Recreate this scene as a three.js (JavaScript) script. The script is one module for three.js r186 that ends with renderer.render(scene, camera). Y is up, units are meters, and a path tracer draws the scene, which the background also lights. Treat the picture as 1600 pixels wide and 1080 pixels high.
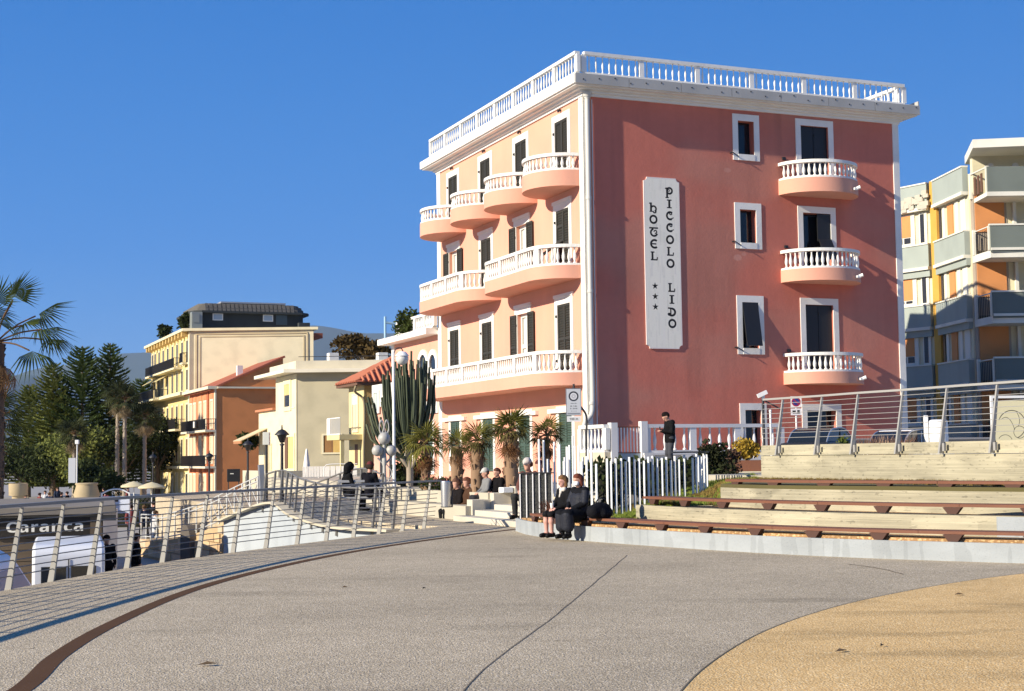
import * as THREE from 'three';
import { mergeGeometries, toCreasedNormals } from 'three/addons/utils/BufferGeometryUtils.js';
import { RoundedBoxGeometry } from 'three/addons/geometries/RoundedBoxGeometry.js';

// ---------------------------------------------------------------- camera, sky, sun, exposure
const scene = new THREE.Scene();
const camera = new THREE.PerspectiveCamera(26.43, 1024 / 691, 0.1, 40000);
camera.position.set(0, 1.6, 0);
camera.rotation.order = 'YXZ';
camera.rotation.set(0.075, 0, -0.0128);
const renderer = new THREE.WebGLRenderer({ antialias: true });
renderer.toneMapping = THREE.LinearToneMapping;
renderer.toneMappingExposure = 1.62;
renderer.shadowMap.enabled = true;
{
  const SKYK = .62, w = 512, h = 256, d = new Float32Array(w * h * 4);
  const keys = [[-90, .16, .15, .14], [-1, .16, .16, .17], [0, .17, .42, .83], [3, .125, .37, .8], [8, .068, .285, .75], [17, .036, .215, .65], [35, .028, .16, .53], [90, .028, .12, .4]];
  for (let j = 0; j < h; j++) {
    const el = (j + .5) / h * 180 - 90;
    let k = 0; while (k < keys.length - 2 && el > keys[k + 1][0]) k++;
    const A = keys[k], B = keys[k + 1], t = Math.min(1, Math.max(0, (el - A[0]) / (B[0] - A[0])));
    for (let i = 0; i < w; i++) {
      const o = (j * w + i) * 4;
      for (let c = 0; c < 3; c++) d[o + c] = SKYK * (A[c + 1] + (B[c + 1] - A[c + 1]) * t);
      d[o + 3] = 1;
    }
  }
  const t = new THREE.DataTexture(d, w, h, THREE.RGBAFormat, THREE.FloatType);
  t.mapping = THREE.EquirectangularReflectionMapping; t.magFilter = t.minFilter = THREE.LinearFilter; t.needsUpdate = true;
  scene.background = t; scene.environment = t;
}
const sun = new THREE.DirectionalLight(new THREE.Color().setRGB(1, .9, .74), 5.0);
sun.position.set(-86.6 + 3, 43.6, 52.2 - 40); sun.target.position.set(3, 0, -40);
sun.castShadow = true; sun.shadow.mapSize.set(4096, 4096);
Object.assign(sun.shadow.camera, { left: -90, right: 90, top: 90, bottom: -90, near: 1, far: 400 });
scene.add(sun, sun.target);

// ---------------------------------------------------------------- helpers
function rng(s) { return () => { s |= 0; s = s + 0x6D2B79F5 | 0; let t = Math.imul(s ^ s >>> 15, 1 | s); t = t + Math.imul(t ^ t >>> 7, 61 | t) ^ t; return ((t ^ t >>> 14) >>> 0) / 4294967296; }; }
const R = rng(11);
const rr = (a, b) => a + (b - a) * R();
const V = (x, y, z) => new THREE.Vector3(x, y, z);
const TH = .3946;                                   // the street's direction: the hotel and its neighbours all stand square to it
const names = new Map();
function numbered(n) { const k = names.get(n) || 0; names.set(n, k + 1); return k ? n + '_' + String(k).padStart(3, '0') : n; }
function tag(o, label, category, group, kind) { if (label) o.userData.label = label; if (category) o.userData.category = category; if (group) o.userData.group = group; if (kind) o.userData.kind = kind; return o; }
function thing(name, label, category, pos = [0, 0, 0], turn = 0, group) {
  const o = new THREE.Group(); o.name = numbered(name); o.position.set(...pos); o.rotation.y = turn; scene.add(o); return tag(o, label, category, group);
}
function dup(o, pos, turn = 0, label, s = 1) { const c = o.clone(); c.name = numbered(o.name.replace(/_\d\d\d$/, '')); c.userData = { ...o.userData }; if (label) c.userData.label = label; c.position.set(...pos); c.rotation.y = turn; c.scale.setScalar(s); scene.add(c); return c; }
function metreUV(g) {
  const p = g.attributes.position, n = g.attributes.normal, uv = new Float32Array(p.count * 2);
  for (let i = 0; i < p.count; i += 3) {
    let nx = 0, ny = 0, nz = 0; for (let k = 0; k < 3; k++) { nx += Math.abs(n.getX(i + k)); ny += Math.abs(n.getY(i + k)); nz += Math.abs(n.getZ(i + k)); }
    for (let k = i; k < i + 3; k++) {
      const x = p.getX(k), y = p.getY(k), z = p.getZ(k);
      const [a, b] = ny > nx && ny > nz ? [x, z] : nx > nz ? [z, y] : [x, y];
      uv[k * 2] = a; uv[k * 2 + 1] = b;
    }
  }
  g.setAttribute('uv', new THREE.BufferAttribute(uv, 2)); return g;
}
function mesh(name, g, m, parent, label) {
  const o = new THREE.Mesh(g, m); o.castShadow = o.receiveShadow = true; o.name = parent ? name : numbered(name);
  (parent || scene).add(o); if (label) o.userData.label = label; return o;
}
class MB {
  constructor() { this.g = []; }
  add(g) { if (g.index) g = g.toNonIndexed(); for (const k of Object.keys(g.attributes)) if (!['position', 'normal', 'uv'].includes(k)) g.deleteAttribute(k); if (!g.attributes.normal) g.computeVertexNormals(); if (!g.attributes.uv) g.setAttribute('uv', new THREE.BufferAttribute(new Float32Array(g.attributes.position.count * 2), 2)); g.morphAttributes = {}; this.g.push(g); return this; }
  box(x0, y0, z0, x1, y1, z1) { const g = new THREE.BoxGeometry(Math.abs(x1 - x0), Math.abs(y1 - y0), Math.abs(z1 - z0)); g.translate((x0 + x1) / 2, (y0 + y1) / 2, (z0 + z1) / 2); return this.add(g); }
  rbox(x0, y0, z0, x1, y1, z1, b = .015) { const g = new RoundedBoxGeometry(Math.abs(x1 - x0), Math.abs(y1 - y0), Math.abs(z1 - z0), 1, b); g.translate((x0 + x1) / 2, (y0 + y1) / 2, (z0 + z1) / 2); return this.add(g); }
  obox(c, s, ry = 0, rx = 0, rz = 0) { const g = new THREE.BoxGeometry(...s); g.rotateX(rx); g.rotateZ(rz); g.rotateY(ry); g.translate(...c); return this.add(g); }
  cyl(a, b, ra, rb = ra, n = 8, open = false) {
    a = V(...a); b = V(...b); const d = b.clone().sub(a), g = new THREE.CylinderGeometry(rb, ra, d.length(), n, 1, open);
    g.translate(0, d.length() / 2, 0); g.applyQuaternion(new THREE.Quaternion().setFromUnitVectors(V(0, 1, 0), d.normalize())); g.translate(a.x, a.y, a.z); return this.add(g);
  }
  tube(pts, r, n = 6, seg) { const c = new THREE.CatmullRomCurve3(pts.map(p => V(...p))); return this.add(new THREE.TubeGeometry(c, seg || pts.length * 3, r, n, false)); }
  lathe(prof, pos = [0, 0, 0], n = 12) { const g = new THREE.LatheGeometry(prof.map(p => new THREE.Vector2(...p)), n); g.translate(...pos); return this.add(g); }
  ball(c, r, n = 12, s = [1, 1, 1]) { const g = new THREE.SphereGeometry(r, n, Math.max(6, n * .7 | 0)); g.scale(...s); g.translate(...c); return this.add(g); }
  prism(pts, y0, y1, holes = []) {
    const sh = new THREE.Shape(pts.map(p => new THREE.Vector2(p[0], -p[1])));
    for (const h of holes) sh.holes.push(new THREE.Path(h.map(p => new THREE.Vector2(p[0], -p[1]))));
    const g = new THREE.ExtrudeGeometry(sh, { depth: y1 - y0, bevelEnabled: false }); g.rotateX(-Math.PI / 2); g.translate(0, y0, 0); return this.add(g);
  }
  sheet(pts, y) { const g = new THREE.ShapeGeometry(new THREE.Shape(pts.map(p => new THREE.Vector2(p[0], -p[1])))); g.rotateX(-Math.PI / 2); g.translate(0, y, 0); return this.add(g); }
  // a bar of rectangular section along a polyline of [x, z] (or [x, z, y] with its own base height); a, b = offsets left / right of it
  strip(pts, y0, y1, a, b) {
    const n = pts.length, P = [], off = [];
    for (let i = 0; i < n; i++) {
      const p = pts[Math.max(0, i - 1)], q = pts[Math.min(n - 1, i + 1)], c = pts[i];
      let d1 = i ? [c[0] - p[0], c[1] - p[1]] : null, d2 = i < n - 1 ? [q[0] - c[0], q[1] - c[1]] : null; d1 = d1 || d2; d2 = d2 || d1;
      const l1 = Math.hypot(...d1), l2 = Math.hypot(...d2); const nx1 = d1[1] / l1, nz1 = -d1[0] / l1, nx2 = d2[1] / l2, nz2 = -d2[0] / l2;
      let mx = nx1 + nx2, mz = nz1 + nz2; const m = 2 / (mx * mx + mz * mz); mx *= m; mz *= m; off.push([mx, mz]);
      const h = c[2] || 0; P.push([[c[0] + mx * a, h + y0, c[1] + mz * a], [c[0] + mx * b, h + y0, c[1] + mz * b], [c[0] + mx * b, h + y1, c[1] + mz * b], [c[0] + mx * a, h + y1, c[1] + mz * a]]);
    }
    const pos = []; const quad = (A, B, C, D) => pos.push(...A, ...B, ...C, ...A, ...C, ...D);
    for (let i = 0; i < n - 1; i++) for (let k = 0; k < 4; k++) { const l = (k + 1) % 4; quad(P[i][k], P[i][l], P[i + 1][l], P[i + 1][k]); }
    quad(P[0][3], P[0][2], P[0][1], P[0][0]); const e = P[n - 1]; quad(e[0], e[1], e[2], e[3]);
    const g = new THREE.BufferGeometry(); g.setAttribute('position', new THREE.Float32BufferAttribute(pos, 3)); g.computeVertexNormals(); return this.add(g);
  }
  tri(pos) { const g = new THREE.BufferGeometry(); g.setAttribute('position', new THREE.Float32BufferAttribute(pos, 3)); g.computeVertexNormals(); return this.add(g); }
  geo(uv = true) { const g = this.g.length === 1 ? this.g[0] : mergeGeometries(this.g); return uv ? metreUV(g) : g; }
  build(name, m, parent, label) { return mesh(name, this.geo(), m, parent, label); }
}
const mb = () => new MB();
const BOX1 = metreUV(new THREE.BoxGeometry(1, 1, 1).toNonIndexed());
// points at equal steps along a polyline [x, z], with the direction there
function walk(pts, step, from = 0, to = 1e9) {
  const out = []; let s = 0, next = from;
  for (let i = 0; i < pts.length - 1; i++) {
    const a = pts[i], b = pts[i + 1], l = Math.hypot(b[0] - a[0], b[1] - a[1]);
    while (next <= s + l + 1e-6 && next <= to) { const t = (next - s) / l; out.push({ x: a[0] + (b[0] - a[0]) * t, z: a[1] + (b[1] - a[1]) * t, y: (a[2] || 0) + ((b[2] || 0) - (a[2] || 0)) * t, dx: (b[0] - a[0]) / l, dz: (b[1] - a[1]) / l, s: next }); next += step; }
    s += l;
  }
  return out;
}
const plen = pts => { let s = 0; for (let i = 1; i < pts.length; i++) s += Math.hypot(pts[i][0] - pts[i - 1][0], pts[i][1] - pts[i - 1][1]); return s; };
function smooth(pts, n) { const c = new THREE.CatmullRomCurve3(pts.map(p => V(p[0], p[2] || 0, p[1])), false, 'centripetal'); return c.getPoints(n).map(p => [p.x, p.z, p.y]); }

// ---------------------------------------------------------------- textures and materials
function hash(x, y, s) { let h = Math.imul(x, 374761393) ^ Math.imul(y, 668265263) ^ Math.imul(s, 2147483647 ^ 0x5bd1e995); h = Math.imul(h ^ h >>> 13, 1274126177); return ((h ^ h >>> 16) >>> 0) / 4294967296; }
function vn(x, y, p, s) {
  const xi = Math.floor(x), yi = Math.floor(y); let fx = x - xi, fy = y - yi; fx = fx * fx * (3 - 2 * fx); fy = fy * fy * (3 - 2 * fy);
  const m = (a, q) => ((a % q) + q) % q, px = p[0], py = p[1];
  const x0 = m(xi, px), x1 = m(xi + 1, px), y0 = m(yi, py), y1 = m(yi + 1, py);
  const a = hash(x0, y0, s), b = hash(x1, y0, s), c = hash(x0, y1, s), d = hash(x1, y1, s);
  return a + (b - a) * fx + (c - a) * fy + (a - b - c + d) * fx * fy;
}
function fbm(u, v, fx, fy, oct, s) { let r = 0, a = .5, t = 0; for (let o = 0; o < oct; o++) { r += a * vn(u * fx, v * fy, [fx, fy], s + o * 7); t += a; a *= .5; fx *= 2; fy *= 2; } return r / t; }
const cl = x => x < 0 ? 0 : x > 1 ? 1 : x;
const s8 = x => Math.round(255 * (x <= .0031308 ? 12.92 * x : 1.055 * Math.pow(cl(x), 1 / 2.4) - .055));
function tex(w, h, size, fn, srgb = true) {                 // fn(u, v) gives linear r, g, b; size in metres
  const d = new Uint8Array(w * h * 4);
  for (let j = 0; j < h; j++) for (let i = 0; i < w; i++) { const c = fn(i / w, j / h), o = (j * w + i) * 4; for (let k = 0; k < 3; k++) d[o + k] = srgb ? s8(cl(c[k])) : Math.round(255 * cl(c[k])); d[o + 3] = 255; }
  const t = new THREE.DataTexture(d, w, h); t.wrapS = t.wrapT = THREE.RepeatWrapping; t.magFilter = t.minFilter = THREE.LinearFilter; if (srgb) t.colorSpace = THREE.SRGBColorSpace;
  const [sx, sy] = Array.isArray(size) ? size : [size, size]; t.repeat.set(1 / sx, 1 / sy); t.needsUpdate = true; return t;
}
const mat = (r, g, b, rough = .8, o = {}) => { const m = new THREE.MeshStandardMaterial({ roughness: rough, ...o }); m.color.setRGB(r, g, b); return m; };
const grainBump = tex(256, 256, 1.3, (u, v) => { const n = .6 * fbm(u, v, 16, 16, 4, 3) + .4 * hash(u * 256 | 0, v * 256 | 0, 5); return [n, n, n]; }, false);
const mottle = tex(512, 512, 3.1, (u, v) => { const n = .82 + .3 * fbm(u, v, 4, 4, 6, 9); return [n, n, n]; });
const paint = (r, g, b, rough = .75) => mat(r, g, b, rough, { map: mottle, bumpMap: grainBump, bumpScale: .004 });
function pebbles(n, size, cells, seed, pal, matrix, cover) {
  const cx = new Float32Array(cells * cells), cy = new Float32Array(cells * cells), cr = new Float32Array(cells * cells), cc = new Float32Array(cells * cells);
  for (let i = 0; i < cells * cells; i++) { cx[i] = hash(i, 1, seed); cy[i] = hash(i, 2, seed); cr[i] = .28 + .3 * hash(i, 3, seed); cc[i] = hash(i, 4, seed); }
  const ht = new Uint8Array(n * n * 4);
  const t = tex(n, n, size, (u, v) => {
    const x = u * cells, y = v * cells, xi = x | 0, yi = y | 0; let best = 9, id = 0, r = 1;
    for (let a = -1; a < 2; a++) for (let b = -1; b < 2; b++) { const X = (xi + a + cells) % cells, Y = (yi + b + cells) % cells, k = Y * cells + X, dx = xi + a + cx[k] - x, dy = yi + b + cy[k] - y, d = Math.sqrt(dx * dx + dy * dy) / cr[k]; if (d < best) { best = d; id = k; } }
    const c = cc[id] < cover ? pal[hash(id, 9, seed) * pal.length | 0] : matrix, big = (.84 + .32 * fbm(u, v, 5, 5, 4, seed + 1)) * (1 - .22 * cl((fbm(u, v, 3, 9, 5, seed + 3) - .6) * 6)), fine = .93 + .14 * fbm(u, v, 40, 40, 2, seed + 2);
    const k = best < 1 ? 1 : 0, f = big * fine * (.9 + .2 * hash(id, 12, seed));
    const o = (Math.round(v * n) * n + Math.round(u * n)) * 4, hh = best < 1 && cc[id] < cover ? 255 * Math.sqrt(1 - best * best) : 0; ht[o] = ht[o + 1] = ht[o + 2] = hh; ht[o + 3] = 255;
    if (hash(u * 150 | 0, v * 150 | 0, seed + 5) > .9994) { const sp = Math.hypot((u * 150) % 1 - .5, (v * 150) % 1 - .5); if (sp < .38) return [matrix[0] * .5, matrix[1] * .5, matrix[2] * .5]; }
    return k ? [c[0] * f, c[1] * f, c[2] * f] : [matrix[0] * f, matrix[1] * f, matrix[2] * f];
  });
  const b = new THREE.DataTexture(ht, n, n); b.wrapS = b.wrapT = THREE.RepeatWrapping; b.magFilter = b.minFilter = THREE.LinearFilter; b.repeat.copy(t.repeat); b.needsUpdate = true;
  return { map: t, bumpMap: b, bumpScale: .004 };
}
const M = {};
const rough = (o) => { const m = new THREE.MeshPhysicalMaterial({ roughness: 1, specularIntensity: .25, ...o }); return m; };
M.plaza = rough(pebbles(2048, 9.7, 640, 21, [[.6, .51, .39], [.38, .32, .24], [.46, .39, .295], [.2, .165, .12], [.74, .65, .5], [.33, .27, .19]], [.46, .38, .255], .8));
M.ochre = rough(pebbles(1024, 5.3, 330, 43, [[.8, .56, .27], [.68, .45, .19], [.88, .69, .4], [.5, .31, .13], [.73, .5, .23], [.81, .6, .31]], [.66, .43, .18], .85));
M.gravel = mat(1, 1, 1, .9, pebbles(512, 2.1, 60, 44, [[.5, .3, .14], [.62, .42, .2], [.35, .2, .09]], [.36, .2, .08], .9));
M.brown = rough({ map: mottle }); M.brown.color.setRGB(.1, .052, .026);
M.joint = rough({}); M.joint.color.setRGB(.17, .14, .105);
const board = tex(1024, 512, [5.2, 1.04], (u, v) => { const b = Math.floor(v * 8), kn = fbm(u, v, 60, 30, 3, 29), n = .9 + .22 * hash(b + 8 * Math.floor(u * 3), 3, 4) + .5 * (fbm(u, v, 6, 64, 4, 17) - .5) + .5 * (fbm(u, v, 9, 6, 6, 23) - .5) - (kn > .73 ? .28 : 0) - .25 * cl((fbm(u, v, 7, 5, 4, 27) - .6) * 6), e = Math.abs(v * 8 - Math.round(v * 8)) < .03 ? .86 : 1, k = n * e; return [.36 * k, .325 * k, .225 * k]; });
M.board = mat(1, 1, 1, .85, { map: board, bumpMap: grainBump, bumpScale: .006 });
const smoothC = tex(512, 512, [3.2, 1.6], (u, v) => { const n = .8 + .38 * fbm(u, v, 5, 7, 6, 31), s = fbm(u, v, 26, 2, 3, 35) > .62 ? .88 : 1, q = hash(u * 512 | 0, v * 512 | 0, 6) > .985 ? .55 : 1; const k = n * s * q; return [.32 * k, .345 * k, .355 * k]; });
M.greyConcrete = mat(1, 1, 1, .8, { map: smoothC, bumpMap: grainBump, bumpScale: .004 });
M.cream = paint(.55, .49, .36);
M.creamPlain = mat(.45, .41, .32, .85, { bumpMap: grainBump, bumpScale: .003, map: mottle });
M.white = paint(.8, .78, .72, .6);
M.whiteMetal = mat(.75, .75, .73, .45);
M.greyMetal = mat(.42, .42, .41, .5, { metalness: .35 });
M.steel = mat(.55, .54, .52, .38, { metalness: .8 });
M.cable = mat(.16, .16, .16, .45, { metalness: .5 });
M.darkIron = mat(.018, .018, .02, .5);
M.rustBoard = mat(.17, .062, .03, .7, { map: mottle, bumpMap: grainBump, bumpScale: .005 });
M.rustDark = mat(.075, .032, .02, .8);
M.black = mat(.012, .012, .012, .5);
M.glass = mat(.012, .015, .018, .08);
M.shutter = mat(.03, .028, .02, .6);
M.shutterGreen = mat(.05, .085, .065, .6);

// ---------------------------------------------------------------- setting: ground, hills
tag(mb().sheet(Array.from({ length: 48 }, (_, i) => [21000 * Math.cos(i / 48 * 6.2832), -21000 * Math.sin(i / 48 * 6.2832)]), -2.3).build('ground', mat(.36, .33, .29, .9, { map: mottle })), 'pale paved ground of the lower seafront', null, null, 'structure');
const EDGE = smooth([[-6.9, 6], [-7, -4], [-6.95, -12], [-6.7, -16], [-6.3, -19.4], [-5.6, -23.2], [-4.75, -26], [-3.75, -28.8], [-2.7, -31.6], [-1.75, -34.2]], 60);
{
  const back = [[-1.75, -34.3], [-2.6, -35.2], [-3.6, -37.2], [-11.7, -56], [-16, -66], [-16, -76], [22, -76], [30, -40], [30, 6]];
  const poly = EDGE.map(p => [p[0], p[1]]).concat(back);
  tag(mb().prism(poly, -2.3, 0).build('plaza', M.plaza), 'grey washed aggregate plaza in the foreground', null, null, 'structure');
}
const along = (pts, d) => { // a line moved sideways by d (to the right of its direction)
  return pts.map((p, i) => { const a = pts[Math.max(0, i - 1)], b = pts[Math.min(pts.length - 1, i + 1)], l = Math.hypot(b[0] - a[0], b[1] - a[1]); return [p[0] - (b[1] - a[1]) / l * d, p[1] + (b[0] - a[0]) / l * d]; });
};
const ribbon = (pts, w, y) => { const a = along(pts, -w / 2), b = along(pts, w / 2); return [...a, ...b.reverse()].map(p => [p[0], p[1]]); };
const BROWN = smooth([[-2.6, 3], [-3.2, -5], [-3.49, -10.48], [-3.78, -12.3], [-3.97, -14.6], [-3.95, -18.9], [-3.14, -23.95], [-1.95, -27.9], [-.85, -30.6], [.02, -32.4]], 70);
tag(mb().sheet(ribbon(BROWN, .17, 0), .004).build('paving_strip', M.brown), 'dark brown inlaid strip curving across the plaza', null, null, 'structure');
{
  const c = smooth([[.2, 2], [.35, -4], [.6, -7.5], [1.12, -10.11], [1.57, -11.64], [2.28, -13.47], [3.26, -15.3], [4.28, -16.75], [5.41, -18.08], [6.6, -19.2], [8, -20.2], [10, -21]], 60);
  tag(mb().sheet([...c.map(p => [p[0], p[1]]), [14, -21], [14, 2]], .004).build('resin_paving', M.ochre), 'ochre resin bound gravel paving with a curved edge', null, null, 'structure');
  tag(mb().sheet(ribbon(c, .012, 0), .008).build('paving_joint', M.joint), 'thin dark edge line round the ochre paving', null, null, 'structure');
  const w = rng(5); const s = []; for (let i = 0; i <= 26; i++) { const t = i / 26; s.push([-1.2 + 3 * t + .02 * (w() - .5), -4 - 19.6 * t]); }
  tag(mb().sheet(ribbon(smooth([[-.55, -4], [-.36, -10.23], [.42, -15.04], [1.15, -19.6], [1.79, -23.62]], 30).map(p => [p[0] + .015 * (w() - .5), p[1]]), .011, 0), .004).build('paving_joint', M.joint), 'thin crooked joint running straight up the grey paving', null, null, 'structure');
  tag(mb().sheet(ribbon(smooth([[4.75, -21.2], [4.98, -20.4], [5.05, -19.3]], 12).map(p => [p[0] + .02 * (w() - .5), p[1]]), .03, 0), .004).build('paving_crack', M.joint), 'short dark crack in the grey paving by the low wall', null, null, 'structure');
}
for (const [x, z, a, l, lb] of [[-2.4, -11.6, .3, .17, 'dry brown leaf on the grey paving near the bottom left corner'], [4.9, -16.4, .2, .12, 'dry brown leaf on the upper part of the ochre paving'], [2.6, -11.9, .5, .13, 'larger dry brown leaf of the two low on the ochre paving'], [3.0, -12.2, .9, .07, 'smaller dry brown leaf of the two low on the ochre paving'], [-1.1, -18.0, 1.1, .09, 'dry brown leaf on the middle of the grey paving, right of another'], [-2.1, -18.3, .2, .08, 'dry brown leaf on the middle of the grey paving, left of another']]) {
  const g = new THREE.BufferGeometry(); g.setAttribute('position', new THREE.Float32BufferAttribute([-l / 2, .008, 0, 0, .02, l * .22, l / 2, .012, 0, -l / 2, .008, 0, l / 2, .012, 0, 0, .028, -l * .22], 3)); g.computeVertexNormals();
  const o = new MB().add(g).build('dry_leaf', mat(.12, .075, .035, .9)); o.position.set(x, .006, z); o.rotation.y = a; tag(o, lb, 'leaf', 'dry leaves on the plaza');
}
{ // hills: real ridges kilometres away
  const hill = (name, label, pts, depth, col, seed) => {
    const n = 160, rows = 14, pos = [], idx = [];
    for (let j = 0; j <= rows; j++) for (let i = 0; i <= n; i++) {
      const u = i / n, X = pts[0][0] + (pts[pts.length - 1][0] - pts[0][0]) * u; let k = 0; while (k < pts.length - 2 && X > pts[k + 1][0]) k++;
      const t = (X - pts[k][0]) / (pts[k + 1][0] - pts[k][0]), tt = t * t * (3 - 2 * t), H = pts[k][1] + (pts[k + 1][1] - pts[k][1]) * tt, q = j / rows;
      const nn = fbm(u, q * .3, 9, 9, 5, seed) - .5;
      pos.push(2.5 * X, -2.3 + 2.5 * ((H + 2.3) * Math.pow(q, .8) + nn * 60 * Math.sin(q * 3.1) + (j === rows ? nn * 26 : 0)), 2.85 * depth * (1 - .28 * (1 - q)));
    }
    for (let j = 0; j < rows; j++) for (let i = 0; i < n; i++) { const a = j * (n + 1) + i; idx.push(a, a + 1, a + n + 1, a + 1, a + n + 2, a + n + 1); }
    const g = new THREE.BufferGeometry(); g.setAttribute('position', new THREE.Float32BufferAttribute(pos, 3)); g.setIndex(idx); g.computeVertexNormals();
    tag(new MB().add(g).build(name, mat(...col, 1)), label, null, null, 'structure');
  };
  // x at the ridge's own distance, ridge height
  hill('hills', 'wooded hills far behind the town', [[-3200, 60], [-2620, 230], [-2350, 275], [-2050, 300], [-1800, 375], [-1500, 425], [-1200, 435], [-900, 500], [-780, 515], [-560, 480], [-300, 480], [200, 430], [900, 300], [2200, 200]], -5000, [.05, .075, .06], 3);
  hill('hills', 'lower blue headland behind the trees on the left', [[-2500, 20], [-1900, 120], [-1600, 215], [-1350, 240], [-1100, 150], [-700, 110], [0, 60]], -3600, [.05, .08, .06], 8);
}

// ---------------------------------------------------------------- the hotel, in its own frame: x along the red side wall, -z along the salmon front, y from its base
const salmonT = tex(512, 512, 4.7, (u, v) => { const n = .93 + .14 * fbm(u, v, 4, 4, 6, 51), s = .97 + .06 * fbm(u, v, 30, 3, 3, 52), k = n * s; return [.68 * k, .334 * k * (.97 + .06 * fbm(u, v, 3, 3, 3, 54)), .23 * k]; });
M.salmon = mat(1, 1, 1, .85, { map: salmonT, bumpMap: grainBump, bumpScale: .004 });
const redT = tex(1024, 1024, 13.3, (u, v) => {
  let k = .84 + .3 * fbm(u, v, 4, 4, 6, 61); k *= .95 + .1 * fbm(u, v, 46, 4, 4, 62); k *= .97 + .06 * fbm(u, v, 90, 90, 2, 63);
  const pale = cl((fbm(u, v, 3, 5, 5, 66) - .53) * 5) * .3; const dirt = cl((fbm(u, v, 22, 2, 4, 67) - .6) * 4) * .12;
  let c = [.56 * k, .168 * k, .115 * k]; c = [c[0] * (1 - pale * .25), c[1] * (1 + pale * .55), c[2] * (1 + pale * .7)].map(x => x * (1 - dirt));
  for (const [pu, pv, r, q] of [[.45, .575, .013, .5], [.425, .81, .009, .35], [.47, .585, .007, .4]]) { const d = Math.hypot(u - pu + .006 * (fbm(u, v, 60, 60, 2, 68) - .5), (v - pv) * 1.5 + .006 * (fbm(u, v, 50, 50, 2, 69) - .5)); if (d < r) c = [c[0] + q * .12, c[1] + q * .13, c[2] + q * .12]; }
  for (const [x0, x1, y0, y1] of [[.37, .41, .4, .52], [.5, .59, .3, .44], [.28, .33, .2, .33]]) if (u > x0 && u < x1 && v > y0 && v < y1) c = c.map(x => x * .95);
  return c;
});
M.red = mat(1, 1, 1, .85, { map: redT, bumpMap: grainBump, bumpScale: .005 });
M.gutter = mat(.42, .41, .38, .6, { map: mottle });
M.door = mat(.66, .66, .6, .6);

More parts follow.
